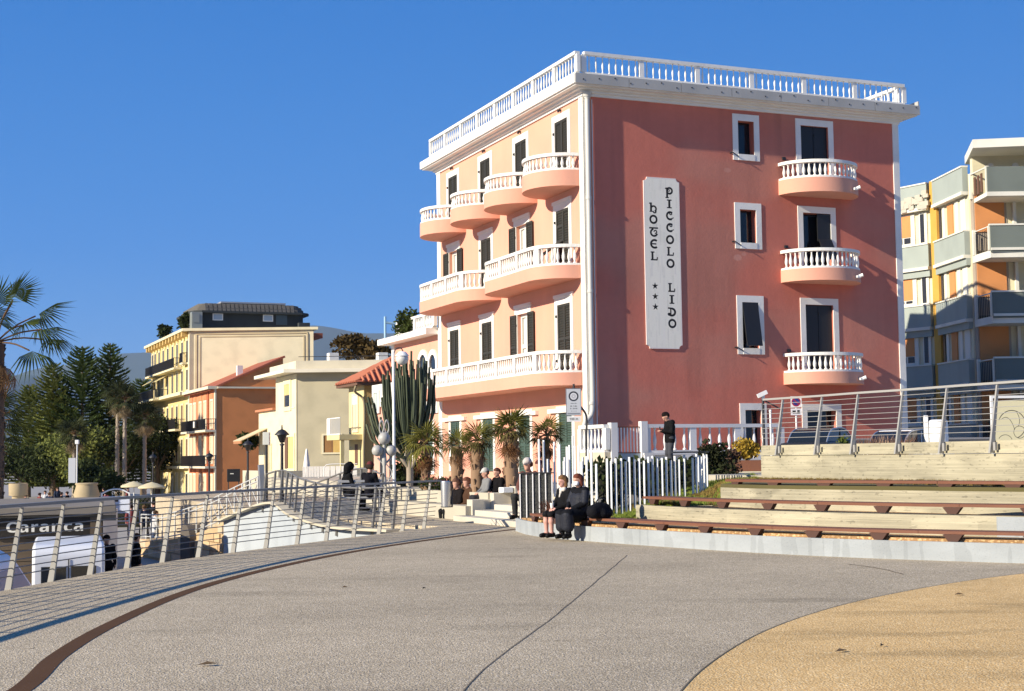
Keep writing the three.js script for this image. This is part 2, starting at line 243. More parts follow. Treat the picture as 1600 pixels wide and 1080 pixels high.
const H = thing('hotel', 'four storey salmon hotel with curved white balconies and a red side wall', 'hotel', [2.551, .9, -49.771], TH);
const W = 13.1, L = 14.85;
const CEN = [1.82, 5.5, 9.17, 12.88];
{
  // ---- front wall (plane x = 0), drawn in (u = -z, y)
  const holes = []; const FL = [[.1, 2.18], [3.68, 6.01], [7.04, 9.36], [10.25, 12.56]];
  for (const c of CEN) for (const [a, b] of FL) holes.push([c - .545, c + .545, a, b]);
  const sh = new THREE.Shape([[0, -.4], [L, -.4], [L, 13.0], [0, 13.0]].map(p => new THREE.Vector2(...p)));
  for (const [a, b, c, d] of holes) sh.holes.push(new THREE.Path([[a, c], [b, c], [b, d], [a, d]].map(p => new THREE.Vector2(...p))));
  let g = new THREE.ExtrudeGeometry(sh, { depth: .3, bevelEnabled: false }); g.rotateY(Math.PI / 2);
  new MB().add(g).build('front_wall', M.salmon, H);
  // ---- side wall (plane z = 0)
  const sd = [[6.12, 6.79, 11.4, 12.62], [6.12, 6.79, 8.2, 9.4], [6.12, 6.79, 4.42, 6.06], [6.14, 6.8, .7, 2.22], [8.78, 9.98, 10.45, 12.65], [8.78, 9.98, 7.2, 9.42], [8.78, 9.98, 3.5, 6.05], [8.73, 9.98, 1.2, 2.2]];
  const s2 = new THREE.Shape([[.3, -.4], [W, -.4], [W, 13.0], [.3, 13.0]].map(p => new THREE.Vector2(...p)));
  for (const [a, b, c, d] of sd) s2.holes.push(new THREE.Path([[a, c], [b, c], [b, d], [a, d]].map(p => new THREE.Vector2(...p))));
  g = new THREE.ExtrudeGeometry(s2, { depth: .3, bevelEnabled: false }); g.translate(0, 0, -.3);
  new MB().add(g).build('side_wall', M.red, H);
  mb().box(W - .3, -.4, -L, W, 13, -.303).box(.303, -.4, -L, W - .3, 13, -L + .3).build('rear_wall', M.salmon, H);
  mb().box(.0, -.4, -.3, .3, 13, -.001).build('corner_pier', M.salmon, H);
  // pilasters
  mb().box(-.035, -.4, -.33, .0, 13, .03).box(-.035, -.4, .0, .16, 13, .03).build('pilaster', M.white, H);
  mb().box(-.035, -.4, -L - .03, .0, 13, -L + .4).build('pilaster', M.white, H);
  mb().box(W - .24, -.4, .0, W + .03, 13, .035).build('pilaster', M.white, H);
  // cornice and eaves slab
  const ring = (q, y0, y1) => [[-q, q], [W + q, q], [W + q, -L - q], [-q, -L - q]];
  const co = mb(); for (const [q, a, b] of [[.07, 13.0, 13.1], [.16, 13.1, 13.18], [.3, 13.18, 13.24], [.52, 13.24, 13.29]]) co.prism(ring(q), a, b); co.build('cornice', M.white, H);
  mb().prism(ring(.6), 13.29, 13.6).build('roof_slab', M.white, H);
  for (let i = 0; i < 7; i++) { const x0 = -.57 + i * 2.04, p = mb().box(x0, 13.28, .603, x0 + 2.02, 13.62, .632); p.build('gutter_panel', M.gutter, H); }
  const dots = mb(); for (let i = 0; i < 24; i++) dots.box(-.3 + i * .6, 13.4 + .06 * (i % 3), .632, -.26 + i * .6, 13.44 + .06 * (i % 3), .645); tag(dots.build('gutter_bracket', M.darkIron, H), null, null, null, 'stuff');
  mb().box(W + .55, 13.6, -.2, W + .6, 13.8, .58).build('gutter_end', M.gutter, H);

  // ---- windows of the front
  const frame = (u0, u1, y0, y1, sill) => { const b = mb(); b.box(-.035, y0, -u0 + .22, 0, y1 + .24, -u0).box(-.035, y0, -u1, 0, y1 + .24, -u1 - .22).box(-.035, y1, -u1, 0, y1 + .24, -u0); return b.build('window_frame', M.white, H); };
  const leaf = (u0, u1, y0, y1, x) => { // one louvred leaf: stiles, rails, slats
    const b = mb(), w = .055; b.box(x - .04, y0, -u0, x, y1, -u0 - w).box(x - .04, y0, -u1 + w, x, y1, -u1);
    const m = y0 + (y1 - y0) * .46; for (const y of [y0, m, y1 - .08]) b.box(x - .037, y, -u1 + w, x - .003, y + .08, -u0 - w);
    for (let y = y0 + .1; y < y1 - .1; y += .09) if (Math.abs(y - m - .03) > .07) b.obox([x - .02, y + .04, -(u0 + u1) / 2], [.05, .012, u1 - u0 - 2 * w], 0, 0, .6);
    b.box(x - .012, y0 + .02, -u1 + w, x - .008, y1 - .02, -u0 - w);
    return b;
  };
  for (let f = 0; f < 4; f++) for (let k = 0; k < 4; k++) {
    const c = CEN[k], [y0, y1] = FL[f], m = f ? M.shutter : M.shutterGreen;
    const fr = f || k < 9 ? frame(c - .545, c + .545, y0, y1) : null;
    const open = (f === 2 && (k === 1 || k === 3)) || (f === 1 && k === 1);
    if (open) {
      leaf(c - 1.12, c - .57, y0, y1, -.05).build('shutter', m, fr); leaf(c + .57, c + 1.12, y0, y1, -.05).build('shutter', m, fr);
      mb().box(.2, y0, -c - .54, .22, y1, -c + .54).build('pane', M.glass, fr);
      const d = mb(); for (const s of [-1, 1]) d.box(.13, y0, -c + s * .54, .19, y1, -c + s * .44).box(.13, y0, -c + s * .08, .19, y1, -c + s * .005);
      d.box(.132, y1 - .12, -c - .44, .188, y1, -c + .44).box(.132, y0, -c - .44, .188, y0 + .35, -c + .44).box(.132, y0 + 1.05, -c - .44, .188, y0 + 1.2, -c + .44).build('french_door', M.door, fr);
      mb().box(.195, y0 + .1, -c + .01, .198, y1 - .1, -c + .43).box(.195, y0 + .1, -c - .43, .198, y1 - .1, -c - .2).build('curtain', M.door, fr);
    } else { leaf(c - .54, c - .003, y0, y1, .03).build('shutter', m, fr); if (!(f === 2 && k === 0)) leaf(c + .003, c + .54, y0, y1, .03).build('shutter', m, fr); }
    if (f === 2 && k === 0) { // the lower half of this leaf is pushed out
      leaf(c + .003, c + .54, y0 + 1.2, y1, .03).build('shutter', m, fr); mb().box(.1, y0, -c - .54, .12, y0 + 1.2, -c).build('pane', M.glass, fr);
      const p = leaf(c + .003, c + .54, -.95, 0, 0).build('shutter_flap', m, fr); p.position.set(.0, y0 + 1.18, 0); p.rotation.z = -.95;
    }
    for (const y of [y0 + .35, y1 - .4]) { const hg = mesh('hinge', BOX1, M.darkIron, fr || H); hg.scale.set(.05, .09, .05); hg.position.set(-.06, y, -c - .58); }
    if (f === 3) mb().box(-.1, y1 + .33, -c - .07, -.0, y1 + .38, -c + .03).box(-.14, y1 + .27, -c - .04, -.08, y1 + .36, -c + .04).build('wall_lamp', M.darkIron, H);
    if (f === 0) mb().rbox(-.14, 2.19, -c - 1.3, 0, 2.34, -c + 1.3, .01).build('window_hood', M.white, H);
    else if (f < 3) mb().box(-.07, y1 + .24, -c - .8, 0, y1 + .36, -c + .8).build('window_hood', M.white, H);
  }
  // ---- windows of the side
  const sfr = (x0, x1, y0, y1, b, t, sill) => { const g = mb().box(x0 - b, y0 - (sill ? b : 0), 0, x0, y1 + t, .03).box(x1, y0 - (sill ? b : 0), 0, x1 + b, y1 + t, .03).box(x0, y1, 0, x1, y1 + t, .03); if (sill) g.box(x0, y0 - b, 0, x1, y0, .045); const o = g.build('window_frame', M.white, H); return o; };
  sd.forEach(([x0, x1, y0, y1], i) => {
    const door = i > 3 && i < 7, f = sfr(x0, x1, y0, y1, .22, .24, !door);
    mb().box(x0 - .05, y0 - .05, -.34, x1 + .05, y1 + .05, -.305).build('pane', M.glass, f);
    if (i === 2) { const p = mb().box(.02, -1.58, -.02, .65, 0, .02).build('shutter', M.black, f); p.position.set(x0, y1 - .01, .0); p.rotation.x = -.17; }
    if (i === 5) { const p = mb().box(0, -.9, -.02, .55, 0, .02).build('shutter', M.black, f); p.position.set(x1 - .56, y1 - .95, .03); p.rotation.x = -.5; const q = mb().box(0, -1.0, -.02, .58, 0, .02).build('shutter', M.black, f); q.position.set(x1 - .57, y1 - .02, -.02); }
    if (door && i !== 5) for (const s of [0, 1]) mb().box(x0 + s * .6 + .01, y0, -.12, x0 + s * .6 + .59, y1 - .01, -.08).box(x0 + s * .6 + .01, y1 - .35, -.08, x0 + s * .6 + .08, y1 - .28, -.05).build('shutter', M.black, f);
    if (i < 3) mb().cyl([x0 - .32, y0 + .02, .0], [x0 - .32, y0 + .02, .16], .03, .02, 6).cyl([x0 - .32, y0 + .02, .14], [x0 - .05, y0 - .12, .14], .018, .018, 6).build('iron_hook', M.darkIron, f);
  });
  for (const y of [11.35, 8.12, 4.35]) mb().box(7.95, y - .05, 0, 8.08, y + .05, .08).build('iron_hook', M.darkIron, H);
}
// ---- balconies
const balProf = [[.001, 0], [.062, 0], [.062, .03], [.03, .05], [.036, .09], [.06, .18], [.058, .25], [.03, .38], [.026, .46], [.042, .49], [.042, .52], [.001, .52]];
const BAL = new THREE.LatheGeometry(balProf.map(p => new THREE.Vector2(...p)), 8);
let nBal = 0; const BALMAX = 292;
// balustrade along a polyline: plinth, rail, posts, balusters
function balustrade(parent, pts, y0, h, o = {}) {
  const { gap = .2, post = 9, ends = true, limit = true, m = M.white, pw = .15, ghost } = o, len = plen(pts);
  mb().strip(pts, y0, y0 + .07, -.08, .08).build('plinth', m, parent);
  mb().strip(pts, y0 + h - .11, y0 + h, -.095, .095).build('rail', m, parent);
  const nP = Math.max(1, Math.round(len / post)), ps = [];
  for (let i = 0; i <= nP; i++) if (ends || (i > 0 && i < nP)) ps.push(Math.min(len - .001, i * len / nP));
  const at = s => walk(pts, 1e9, Math.max(0, s), s + 1e-3)[0];
  for (const s of ps) { const p = at(s); if (!p) continue; const g = mesh('post', BOX1, m, parent); g.scale.set(pw * 1.5, h - .18, pw); g.position.set(p.x, y0 + .07 + (h - .18) / 2, p.z); g.rotation.y = -Math.atan2(p.dz, p.dx); 
    if (o.holes) { } }
  const sy = (h - .18) / .52, extra = [];
  const cuts = ends ? ps : [0, ...ps, len];
  for (let i = 0; i < cuts.length - 1; i++) {
    const a = cuts[i] + pw * .75, b = cuts[i + 1] - pw * .75, n = Math.max(1, Math.floor((b - a) / gap));
    for (let k = 0; k < n; k++) {
      const p = at(a + (k + .5) * (b - a) / n); if (!p) continue;
      if (limit && nBal < BALMAX) { nBal++; const g = mesh('baluster', BAL, m, parent); g.position.set(p.x, y0 + .07, p.z); g.scale.set(o.thin || 1, sy, o.thin || 1); }
      else { const g = BAL.clone(); g.scale(o.thin || 1, sy, o.thin || 1); g.translate(p.x, y0 + .07, p.z); extra.push(g); }
    }
  }
  if (extra.length) { const b = mb(); extra.forEach(g => b.add(g)); tag(b.build('balusters', m, parent), null, null, null, 'stuff'); }
}
M.salmonSide = M.salmon;
function balcony(pts, y0, y1, top, o = {}) {
  const pb = mb().prism(pts, y0, y1); pb.g[0] = toCreasedNormals(pb.g[0], .6); const b = pb.build('balcony', M.salmon, H);
  balustrade(b, along(pts, o.inset ?? .09).slice(o.from || 0, o.to), y1, top - y1, o);
  return b;
}
{
  const arc = (c, r, d, n) => Array.from({ length: n + 1 }, (_, i) => { const a = Math.PI * i / n; return [c - r * Math.cos(a), d * Math.sin(a)]; });
  // side: half ellipses
  for (const [a, b, t] of [[10.0, 10.52, 11.17], [6.81, 7.25, 7.97], [3.13, 3.55, 4.24]]) {
    const p = arc(9.38, 1.6, 1.34, 36), bl = balcony(p, a, b, t, { inset: -.1, gap: .19, post: 9, ends: false });
    mb().box(10.15, a + .12, 1.17, 10.3, a + .2, 1.32).cyl([10.22, a + .16, 1.24], [10.36, a + .22, 1.36], .05, .07, 8).build('flood_lamp', M.whiteMetal, bl);
  }
  // front, third floor: half circles, drawn as [x, z]
  CEN.forEach((c, k) => { const p = arc(c, 1.48, 1.42, 36).map(q => [-q[1], -q[0]]); balcony(p, 9.95, 10.5, 11.1, { inset: .1, gap: .19, post: 9, ends: false }); });
  // front, lower: straight with one curved end near the corner
  const long = (u0, u1, d) => { const p = []; for (let i = 0; i <= 12; i++) { const a = Math.PI / 2 * i / 12; p.push([-d * Math.sin(a), -(u0 + d - d * Math.cos(a))]); } for (let i = 12; i >= 0; i--) { const a = Math.PI / 2 * i / 12; p.push([-d * Math.sin(a), -(u1 - d + d * Math.cos(a))]); } return p; };
  balcony(long(.34, 6.98, 1.4), 6.75, 7.2, 7.93, { inset: .1, gap: .19, post: 1.75, ends: false });
  balcony(long(7.66, 14.5, 1.4), 6.75, 7.2, 7.93, { inset: .1, gap: .19, post: 1.75, ends: false });
  balcony(long(.36, 14.8, 1.4), 3.08, 3.52, 4.28, { inset: .1, gap: .19, post: 1.85, ends: false });
}
// roof balustrade
{
  const r1 = mesh('roof_parapet', metreUV(new THREE.BoxGeometry(.3, .06, L + .9).toNonIndexed()), M.white, H); r1.position.set(-.36, 13.63, -L / 2 + .05);
  balustrade(r1, [[-.02, L / 2 + .35], [-.02, -L / 2 + .2]].map(p => [p[0], p[1]]), .03, .78, { gap: .23, post: 1.87, thin: .7, pw: .12 });
  const r2 = mesh('roof_parapet', metreUV(new THREE.BoxGeometry(W + .5, .06, .3).toNonIndexed()), M.white, H); r2.position.set(W / 2 + .2, 13.63, .38);
  balustrade(r2, [[-W / 2 - .35, 0], [W / 2 - .15, 0]], .03, .78, { gap: .25, post: 2.2, thin: .64, pw: .12 });
  const r3 = mesh('roof_parapet', metreUV(new THREE.BoxGeometry(.3, .06, L - .6).toNonIndexed()), M.white, H); r3.position.set(W + .05, 13.63, -L / 2);
  balustrade(r3, [[0, L / 2], [0, -L / 2 + .5]], .03, .78, { gap: .26, post: 2.2, thin: .64, pw: .12, limit: false });
  mb().cyl([3.1, 13.6, -6], [3.1, 14.9, -6], .05).box(2.9, 13.6, -6.4, 3.4, 14.2, -5.9).build('roof_vent', M.greyMetal, H);
}
// drainpipe and conduit
{
  const d = mb().tube([[.09, 13.05, .13], [.09, 2.2, .13], [.05, 2.05, .13], [-.2, 1.78, .13], [-.24, 1.6, .13], [-.24, 0, .13]].flatMap((p, i, a) => i === 0 ? [p, [.09, 9, .13], [.09, 5, .13]] : [p]), .085, 10, 80);
  for (const y of [12.9, 9.4, 6.2, 2.4]) d.cyl([.09, y, .13], [.09, y + .1, .13], .105, .105, 10); d.cyl([.09, 12.95, .13], [.09, 13.1, .13], .13, .18, 10);
  d.build('drainpipe', mat(.52, .51, .47, .5), H);
  mb().cyl([.31, .6, .03], [.31, 12.9, .03], .018).build('conduit', M.whiteMetal, H);
}
// the painted sign board
{
  const w = 256, h = 1090, cv = document.createElement('canvas'); cv.width = w; cv.height = h; const x = cv.getContext('2d');
  x.fillStyle = '#f3eddc'; x.fillRect(0, 0, w, h);
  const rb = rng(77); for (let i = 0; i < 260; i++) { x.fillStyle = `rgba(${rb() < .5 ? '150,150,140' : '225,222,212'},${.03 + .06 * rb()})`; x.fillRect(rb() * w, rb() * h, 4 + 14 * rb(), 20 + 120 * rb()); }
  x.strokeStyle = '#0d0b0a'; x.fillStyle = '#0d0b0a'; x.lineCap = 'butt'; x.lineJoin = 'round';
  const A = (cx, cy, r, a, b, lw, sx = 1) => { x.save(); x.translate(cx, cy); x.scale(sx, 1); x.lineWidth = lw; x.beginPath(); x.arc(0, 0, r, a, b); x.stroke(); x.restore(); };
  const Ln = (a, b, c, d, lw) => { x.lineWidth = lw; x.beginPath(); x.moveTo(a, b); x.lineTo(c, d); x.stroke(); };
  const P = Math.PI, G = {
    I: (c, y) => { Ln(c, y + 2, c, y + 46, 12); Ln(c - 14, y + 3, c + 14, y + 3, 6); Ln(c - 14, y + 45, c + 14, y + 45, 6); },
    P: (c, y) => { Ln(c - 12, y, c - 12, y + 56, 11); A(c + 2, y + 17, 16, -P * .75, P * .8, 10); Ln(c - 24, y + 5, c - 10, y + 2, 7); Ln(c - 22, y + 55, c - 2, y + 55, 6); A(c - 2, y + 15, 5, 0, 6.3, 4); },
    C: (c, y) => { A(c + 3, y + 24, 20, P * .32, P * 1.72, 11, .95); A(c + 7, y + 12, 6, 0, 6.3, 6); Ln(c + 10, y + 41, c + 24, y + 34, 5); },
    O: (c, y) => { A(c, y + 25, 20, 0, 6.3, 11, .95); },
    L: (c, y) => { Ln(c - 10, y, c - 10, y + 46, 11); Ln(c - 20, y + 3, c + 2, y + 3, 6); Ln(c - 20, y + 45, c + 18, y + 45, 7); Ln(c + 17, y + 46, c + 19, y + 30, 6); },
    D: (c, y) => { A(c - 2, y + 28, 19, -P * .5, P * .9, 11, 1.05); Ln(c - 8, y + 8, c - 8, y + 44, 7); Ln(c - 24, y + 6, c + 2, y + 8, 8); A(c - 18, y + 40, 6, 0, 6.3, 5); },
    H: (c, y) => { Ln(c - 13, y, c - 13, y + 50, 11); A(c + 2, y + 34, 15, -P, P * .35, 9); A(c + 8, y + 48, 8, -1, P * 1.1, 7); Ln(c - 24, y + 4, c - 8, y + 4, 6); Ln(c - 22, y + 49, c - 4, y + 49, 5); },
    T: (c, y) => { Ln(c - 26, y + 5, c + 26, y + 5, 8); A(c + 2, y + 30, 19, P * .1, P * 1.45, 10); A(c + 10, y + 26, 8, P, P * 2.6, 6); },
    E: (c, y) => { A(c + 4, y + 25, 21, P * .28, P * 1.72, 11); Ln(c - 12, y + 25, c + 14, y + 25, 7); }
  };
  const col = (s, c, y, st) => [...s].forEach((ch, i) => { if (!G[ch]) return; const cy = y + i * st; x.save(); x.translate(c, cy + 24); x.scale(1.2, 1.16); x.translate(-c, -(cy + 24)); G[ch](c, cy); x.restore(); });
  const yOf = q => q / 6 * h;
  col('PICCOLO', 182, yOf(.36), 76); col('LIDO', 186, yOf(3.72), 76); col('HOTEL', 66, yOf(.92), 78);
  for (let k = 0; k < 3; k++) { const cx = 68, cy = yOf(3.82) + k * 66; x.beginPath(); for (let i = 0; i < 10; i++) { const r = i % 2 ? 9 : 23, a = -P / 2 + i * P / 5; x.lineTo(cx + r * Math.cos(a), cy + r * Math.sin(a)); } x.fill(); }
  x.strokeStyle = '#e6d9d2'; x.lineWidth = 7; x.beginPath(); const nt = 22; x.moveTo(nt, 4); x.lineTo(w - nt, 4); x.arc(w, 4, nt, P, P / 2, true); x.lineTo(w - 4, h - nt); x.arc(w, h, nt, -P / 2, -P, true); x.lineTo(nt, h - 4); x.arc(0, h, nt, 0, -P / 2, true); x.lineTo(4, nt); x.arc(0, 0, nt, P / 2, 0, true); x.stroke();
  const t = new THREE.CanvasTexture(cv); t.colorSpace = THREE.SRGBColorSpace;
  const bw = 1.41, bh = 6.0, r = .13, s = new THREE.Shape(); s.moveTo(r, 0); s.lineTo(bw - r, 0); s.absarc(bw, 0, r, P, P / 2, true); s.lineTo(bw, bh - r); s.absarc(bw, bh, r, -P / 2, -P, true); s.lineTo(r, bh); s.absarc(0, bh, r, 0, -P / 2, true); s.lineTo(0, r); s.absarc(0, 0, r, P / 2, 0, true);
  const g = new THREE.ExtrudeGeometry(s, { depth: .035, bevelEnabled: false }), p = g.attributes.position, uv = g.attributes.uv; for (let i = 0; i < p.count; i++) uv.setXY(i, p.getX(i) / bw, p.getY(i) / bh);
  const o = mesh('sign_board', g, mat(1, 1, 1, .7, { map: t }), H, 'tall grey sign board lettered HOTEL PICCOLO LIDO with three stars'); o.position.set(2.25, 4.34, .004);
}

// ---------------------------------------------------------------- terraces, stairs, seating steps
const HC = [2.551, -49.771], HR = [Math.cos(TH), -Math.sin(TH)], HN = [Math.sin(TH), Math.cos(TH)];
const HL = (x, z) => [HC[0] + HR[0] * x + HN[0] * z, HC[1] + HR[1] * x + HN[1] * z];
const F1 = smooth([[.03, -31.7], [.3, -30.0], [.77, -28.7], [1.62, -27.2], [3.3, -24.6], [4.95, -22.65], [7.1, -20.95], [9.2, -19.6]], 40);
const F2 = smooth([[2.38, -28.9], [3.0, -27.4], [3.95, -25.65], [5.68, -23.35], [7.45, -21.75], [9.6, -20.2]], 26);
const F3 = smooth([[3.93, -28.1], [4.3, -27.1], [4.95, -26.0], [6.14, -24.6], [7.73, -22.6], [9.9, -20.7]], 24);
const WL = smooth([[5.25, -31.3], [5.68, -30.4], [6.1, -29.6], [6.55, -28.4], [7.1, -27.3], [7.62, -26], [8.2, -24.7], [8.85, -23.3], [9.8, -21.5]], 36);
{
  const loc = a => a.map(p => HL(...p));
  tag(mb().prism(loc([[-8.35, 10.25], [-8.35, 1.5], [0, 1.5], [0, 10.25]]), -2.3, .36).build('terrace_ledge', M.creamPlain), 'lower cream ledge of the hotel terrace', null, null, 'structure');
  tag(mb().prism(loc([[-7.75, 10.28], [-7.75, 1.5], [-5, -3], [-5, -28], [14, -28], [14, 6], [-1.4, 6], [-1.4, 14.8], [-6.9, 14.8], [-6.9, 10.28]]), -2.3, .68).build('hotel_terrace', M.creamPlain), 'cream paved terrace in front of the hotel', null, null, 'structure');
  const ms = mat(.55, .5, .4, .85, { map: mottle, bumpMap: grainBump, bumpScale: .003 });
  const st = thing('stairs', 'cream stone stairs rising from the plaza beside the slatted panel', 'stairs', [HC[0], 0, HC[1]], TH);
  for (let i = 0; i < 4; i++) mb().rbox(-8.7 + i * .45, 0, 10.3 + .25 * i, -6.88, .136 * (i + 1), 14.75, .012).build('step', ms, st);
  for (let i = 0; i < 3; i++) mb().rbox(-8.2 + i * .5, .0, 9.95 + i * .2, -7.7 + i * .5, .36 + .16 * (i + 1), 10.33 + i * .2, .01).build('side_block', ms, st);
  tag(mb().prism([[4.2, -33.4], [5.3, -31.2], ...WL.map(p => [p[0] + .12, p[1] - .06]), [30, -21.5], [34, -62], HL(12, -18), HL(13.6, .2), HL(-1.2, .2), HL(-1.2, 8.5)], -2.3, 1.12).build('upper_terrace', M.creamPlain), 'upper paved terrace and street beside the hotel', null, null, 'structure');
}
// seating steps
const flat = (pts) => pts.map(p => [p[0], p[1]]);
tag(mb().prism([...flat(along(F1, -.13)), [11, -19], [11, -21.5], ...flat(along(F2, -.3)).reverse().slice(0), [1.6, -30.4], [.8, -31.6]], -.3, .312).build('step_ground', M.gravel), 'ochre gravel ground of the lowest seating step', null, null, 'structure');
tag(mb().strip(F1, -.1, .275, -.002, .05).build('retaining_wall', M.greyConcrete), 'low pale grey concrete wall along the edge of the plaza', 'wall');
tag(mb().prism([...flat(F2), [11, -20], [11, -23], ...flat(along(F3, -.3)).reverse()], .1, .6).build('step_ground', M.gravel), 'ground of the middle seating step', null, null, 'structure');
tag(mb().strip(F2, .1, .62, -.002, .16).build('retaining_wall', M.board), 'longer cream board marked concrete riser of the middle seating step', 'wall');
{ const q = F2.filter(p => p[0] > 7.0 && p[0] < 9); mb().strip(q, .16, .61, -.006, .01).build('patched_panel', M.greyConcrete, scene.getObjectByName('retaining_wall_001'), 'greyer patched stretch of the riser'); }
tag(mb().strip(F3, .45, .955, -.002, .16).build('retaining_wall', M.board), 'shorter cream board marked concrete riser of the top seating step', 'wall');
tag(mb().prism([...flat(F3), [11, -21.5], [11, -24], ...flat(WL).reverse()], .3, 1.02).build('top_lawn', mat(.1, .085, .03, 1, { map: mottle })), 'grassy earth strip above the top seating step', null, null, 'structure');
function bench(line, y, label, from, step) {
  const o = thing('bench', label, 'bench', [0, 0, 0], 0, null), ln = plen(line);
  const pts = along(line, .0), segs = 2.6; // boards butt end to end
  for (let s = from; s < ln - .05; s += segs) { const q = walk(pts, .26, s, Math.min(ln, s + segs - .006)).map(p => [p.x, p.z]); if (q.length < 2) continue; const e = walk(pts, 1e9, Math.min(ln - .001, s + segs - .008), 1e9)[0]; if (e) q[q.length - 1] = [e.x, e.z];
    mb().strip(q, y - .045, y, .1, .31).build('seat_board', M.rustBoard, o); mb().strip(q, y - .045, y, .325, .54).build('seat_board', M.rustBoard, o); }
  for (const p of walk(pts, step, from + .5)) {
    const sh = new THREE.Shape([[-.15, 0], [.15, 0], [.07, -.1], [-.07, -.1]].map(q => new THREE.Vector2(...q))), g = new THREE.ExtrudeGeometry(sh, { depth: .09, bevelEnabled: false });
    g.translate(0, y - .047, -.135); g.rotateY(Math.PI - Math.atan2(p.dz, p.dx) + Math.PI); g.translate(p.x, 0, p.z); new MB().add(g).build('support', M.rustDark, o);
  }
  return o;
}
bench(F1, .425, 'lowest long red brown slatted bench along the low grey wall', 1.35, 1.16);
bench(F2, .785, 'middle long red brown bench on the cream step', .1, 1.2);
bench(F3, 1.11, 'topmost long red brown bench below the terrace wall', 0, 1.22);
// ground plane of the earth below the lawn slope
{
  const front = [[.55, .27, -29.5], [1.2, .28, -28.6], [2.36, .3, -28.8], [2.75, .6, -28.4], [3.9, .62, -28.0], [4.05, .95, -28.1], [5.2, 1.04, -31.2]], back = [[.75, .3, -31.4], [1.3, .32, -30.9], [2.2, .45, -31.2], [3.0, .64, -31.9], [3.8, .8, -32.6], [4.5, .97, -33.2], [5.4, 1.1, -33.2]];
  const pos = []; for (let i = 0; i < front.length - 1; i++) { const a = front[i], b = front[i + 1], c = back[i], d = back[i + 1]; pos.push(...a, ...b, ...d, ...a, ...d, ...c); }
  tag(mb().tri(pos).build('lawn', mat(.15, .15, .03, 1, { map: mottle })), 'sloping lawn beside the seating steps', null, null, 'structure');
  const blade = new THREE.BufferGeometry(); { const p = [], r = rng(8); for (let i = 0; i < 7; i++) { const a = r() * 6.3, x = (r() - .5) * .06, z = (r() - .5) * .06, h = .03 + .04 * r(), w = .006; p.push(x - w * Math.cos(a), 0, z - w * Math.sin(a), x + w * Math.cos(a), 0, z + w * Math.sin(a), x + .02 * (r() - .5), h, z + .02 * (r() - .5)); } blade.setAttribute('position', new THREE.Float32BufferAttribute(p, 3)); blade.computeVertexNormals(); }
  const N = 9000, im = new THREE.InstancedMesh(blade, mat(1, 1, 1, .9), N); im.name = 'grass'; const m4 = new THREE.Matrix4(), q = new THREE.Quaternion(), r = rng(19), col = new THREE.Color();
  for (let i = 0; i < N; i++) {
    let p; if (i < 6000) { const k = Math.floor(r() * (front.length - 1)), s = r(), t = r(), f = front[k].map((v, j) => v + (front[k + 1][j] - v) * s), b = back[k].map((v, j) => v + (back[k + 1][j] - v) * s); p = f.map((v, j) => v + (b[j] - v) * t); }
    else { const w = WL[Math.floor(r() * 34)], t = r() < .7 ? .15 + .25 * r() : .2 + .8 * r(); p = [w[0] - .84 * t, 1.02, w[1] + .55 * t]; }
    m4.compose(V(...p), q.setFromAxisAngle(V(0, 1, 0), r() * 6.3), V(1, .7 + .8 * r(), 1)); im.setMatrixAt(i, m4); const g = r(), dry = i >= 6000 || fbm(p[0] * .2 + .5, p[2] * .2 + 20, 16, 16, 2, 4) > .6; im.setColorAt(i, dry ? col.setRGB(.16 + .08 * g, .11 + .05 * g, .03) : col.setRGB(.12 + .06 * g, .16 + .07 * g, .022));
  }
  im.castShadow = im.receiveShadow = true; scene.add(im); tag(im, 'short dry grass on the slope and behind the top bench', 'grass', null, 'stuff');
}
// terrace wall with ledge
{
  const w = thing('terrace_wall', 'cream concrete terrace wall that carries the right hand railing', 'wall');
  mb().strip(WL, .9, 1.535, .0, .25).build('base_course', M.board, w); mb().strip(WL, 1.545, 1.6, -.025, .25).build('ledge', M.board, w);
  const n = plen(WL); for (let s = .7, i = 0; s < n; s += 1.27, i++) { const q = walk(WL, .2, Math.max(0, s - 1.27 + .006), s - .006).map(p => [p.x, p.z]); if (q.length > 1) { const e = walk(WL, 1e9, s - .006, s)[0]; if (e) q.push([e.x, e.z]); mb().strip(q, 1.6, 1.755, .01, .25).build('coping_block', M.board, w); } }
}
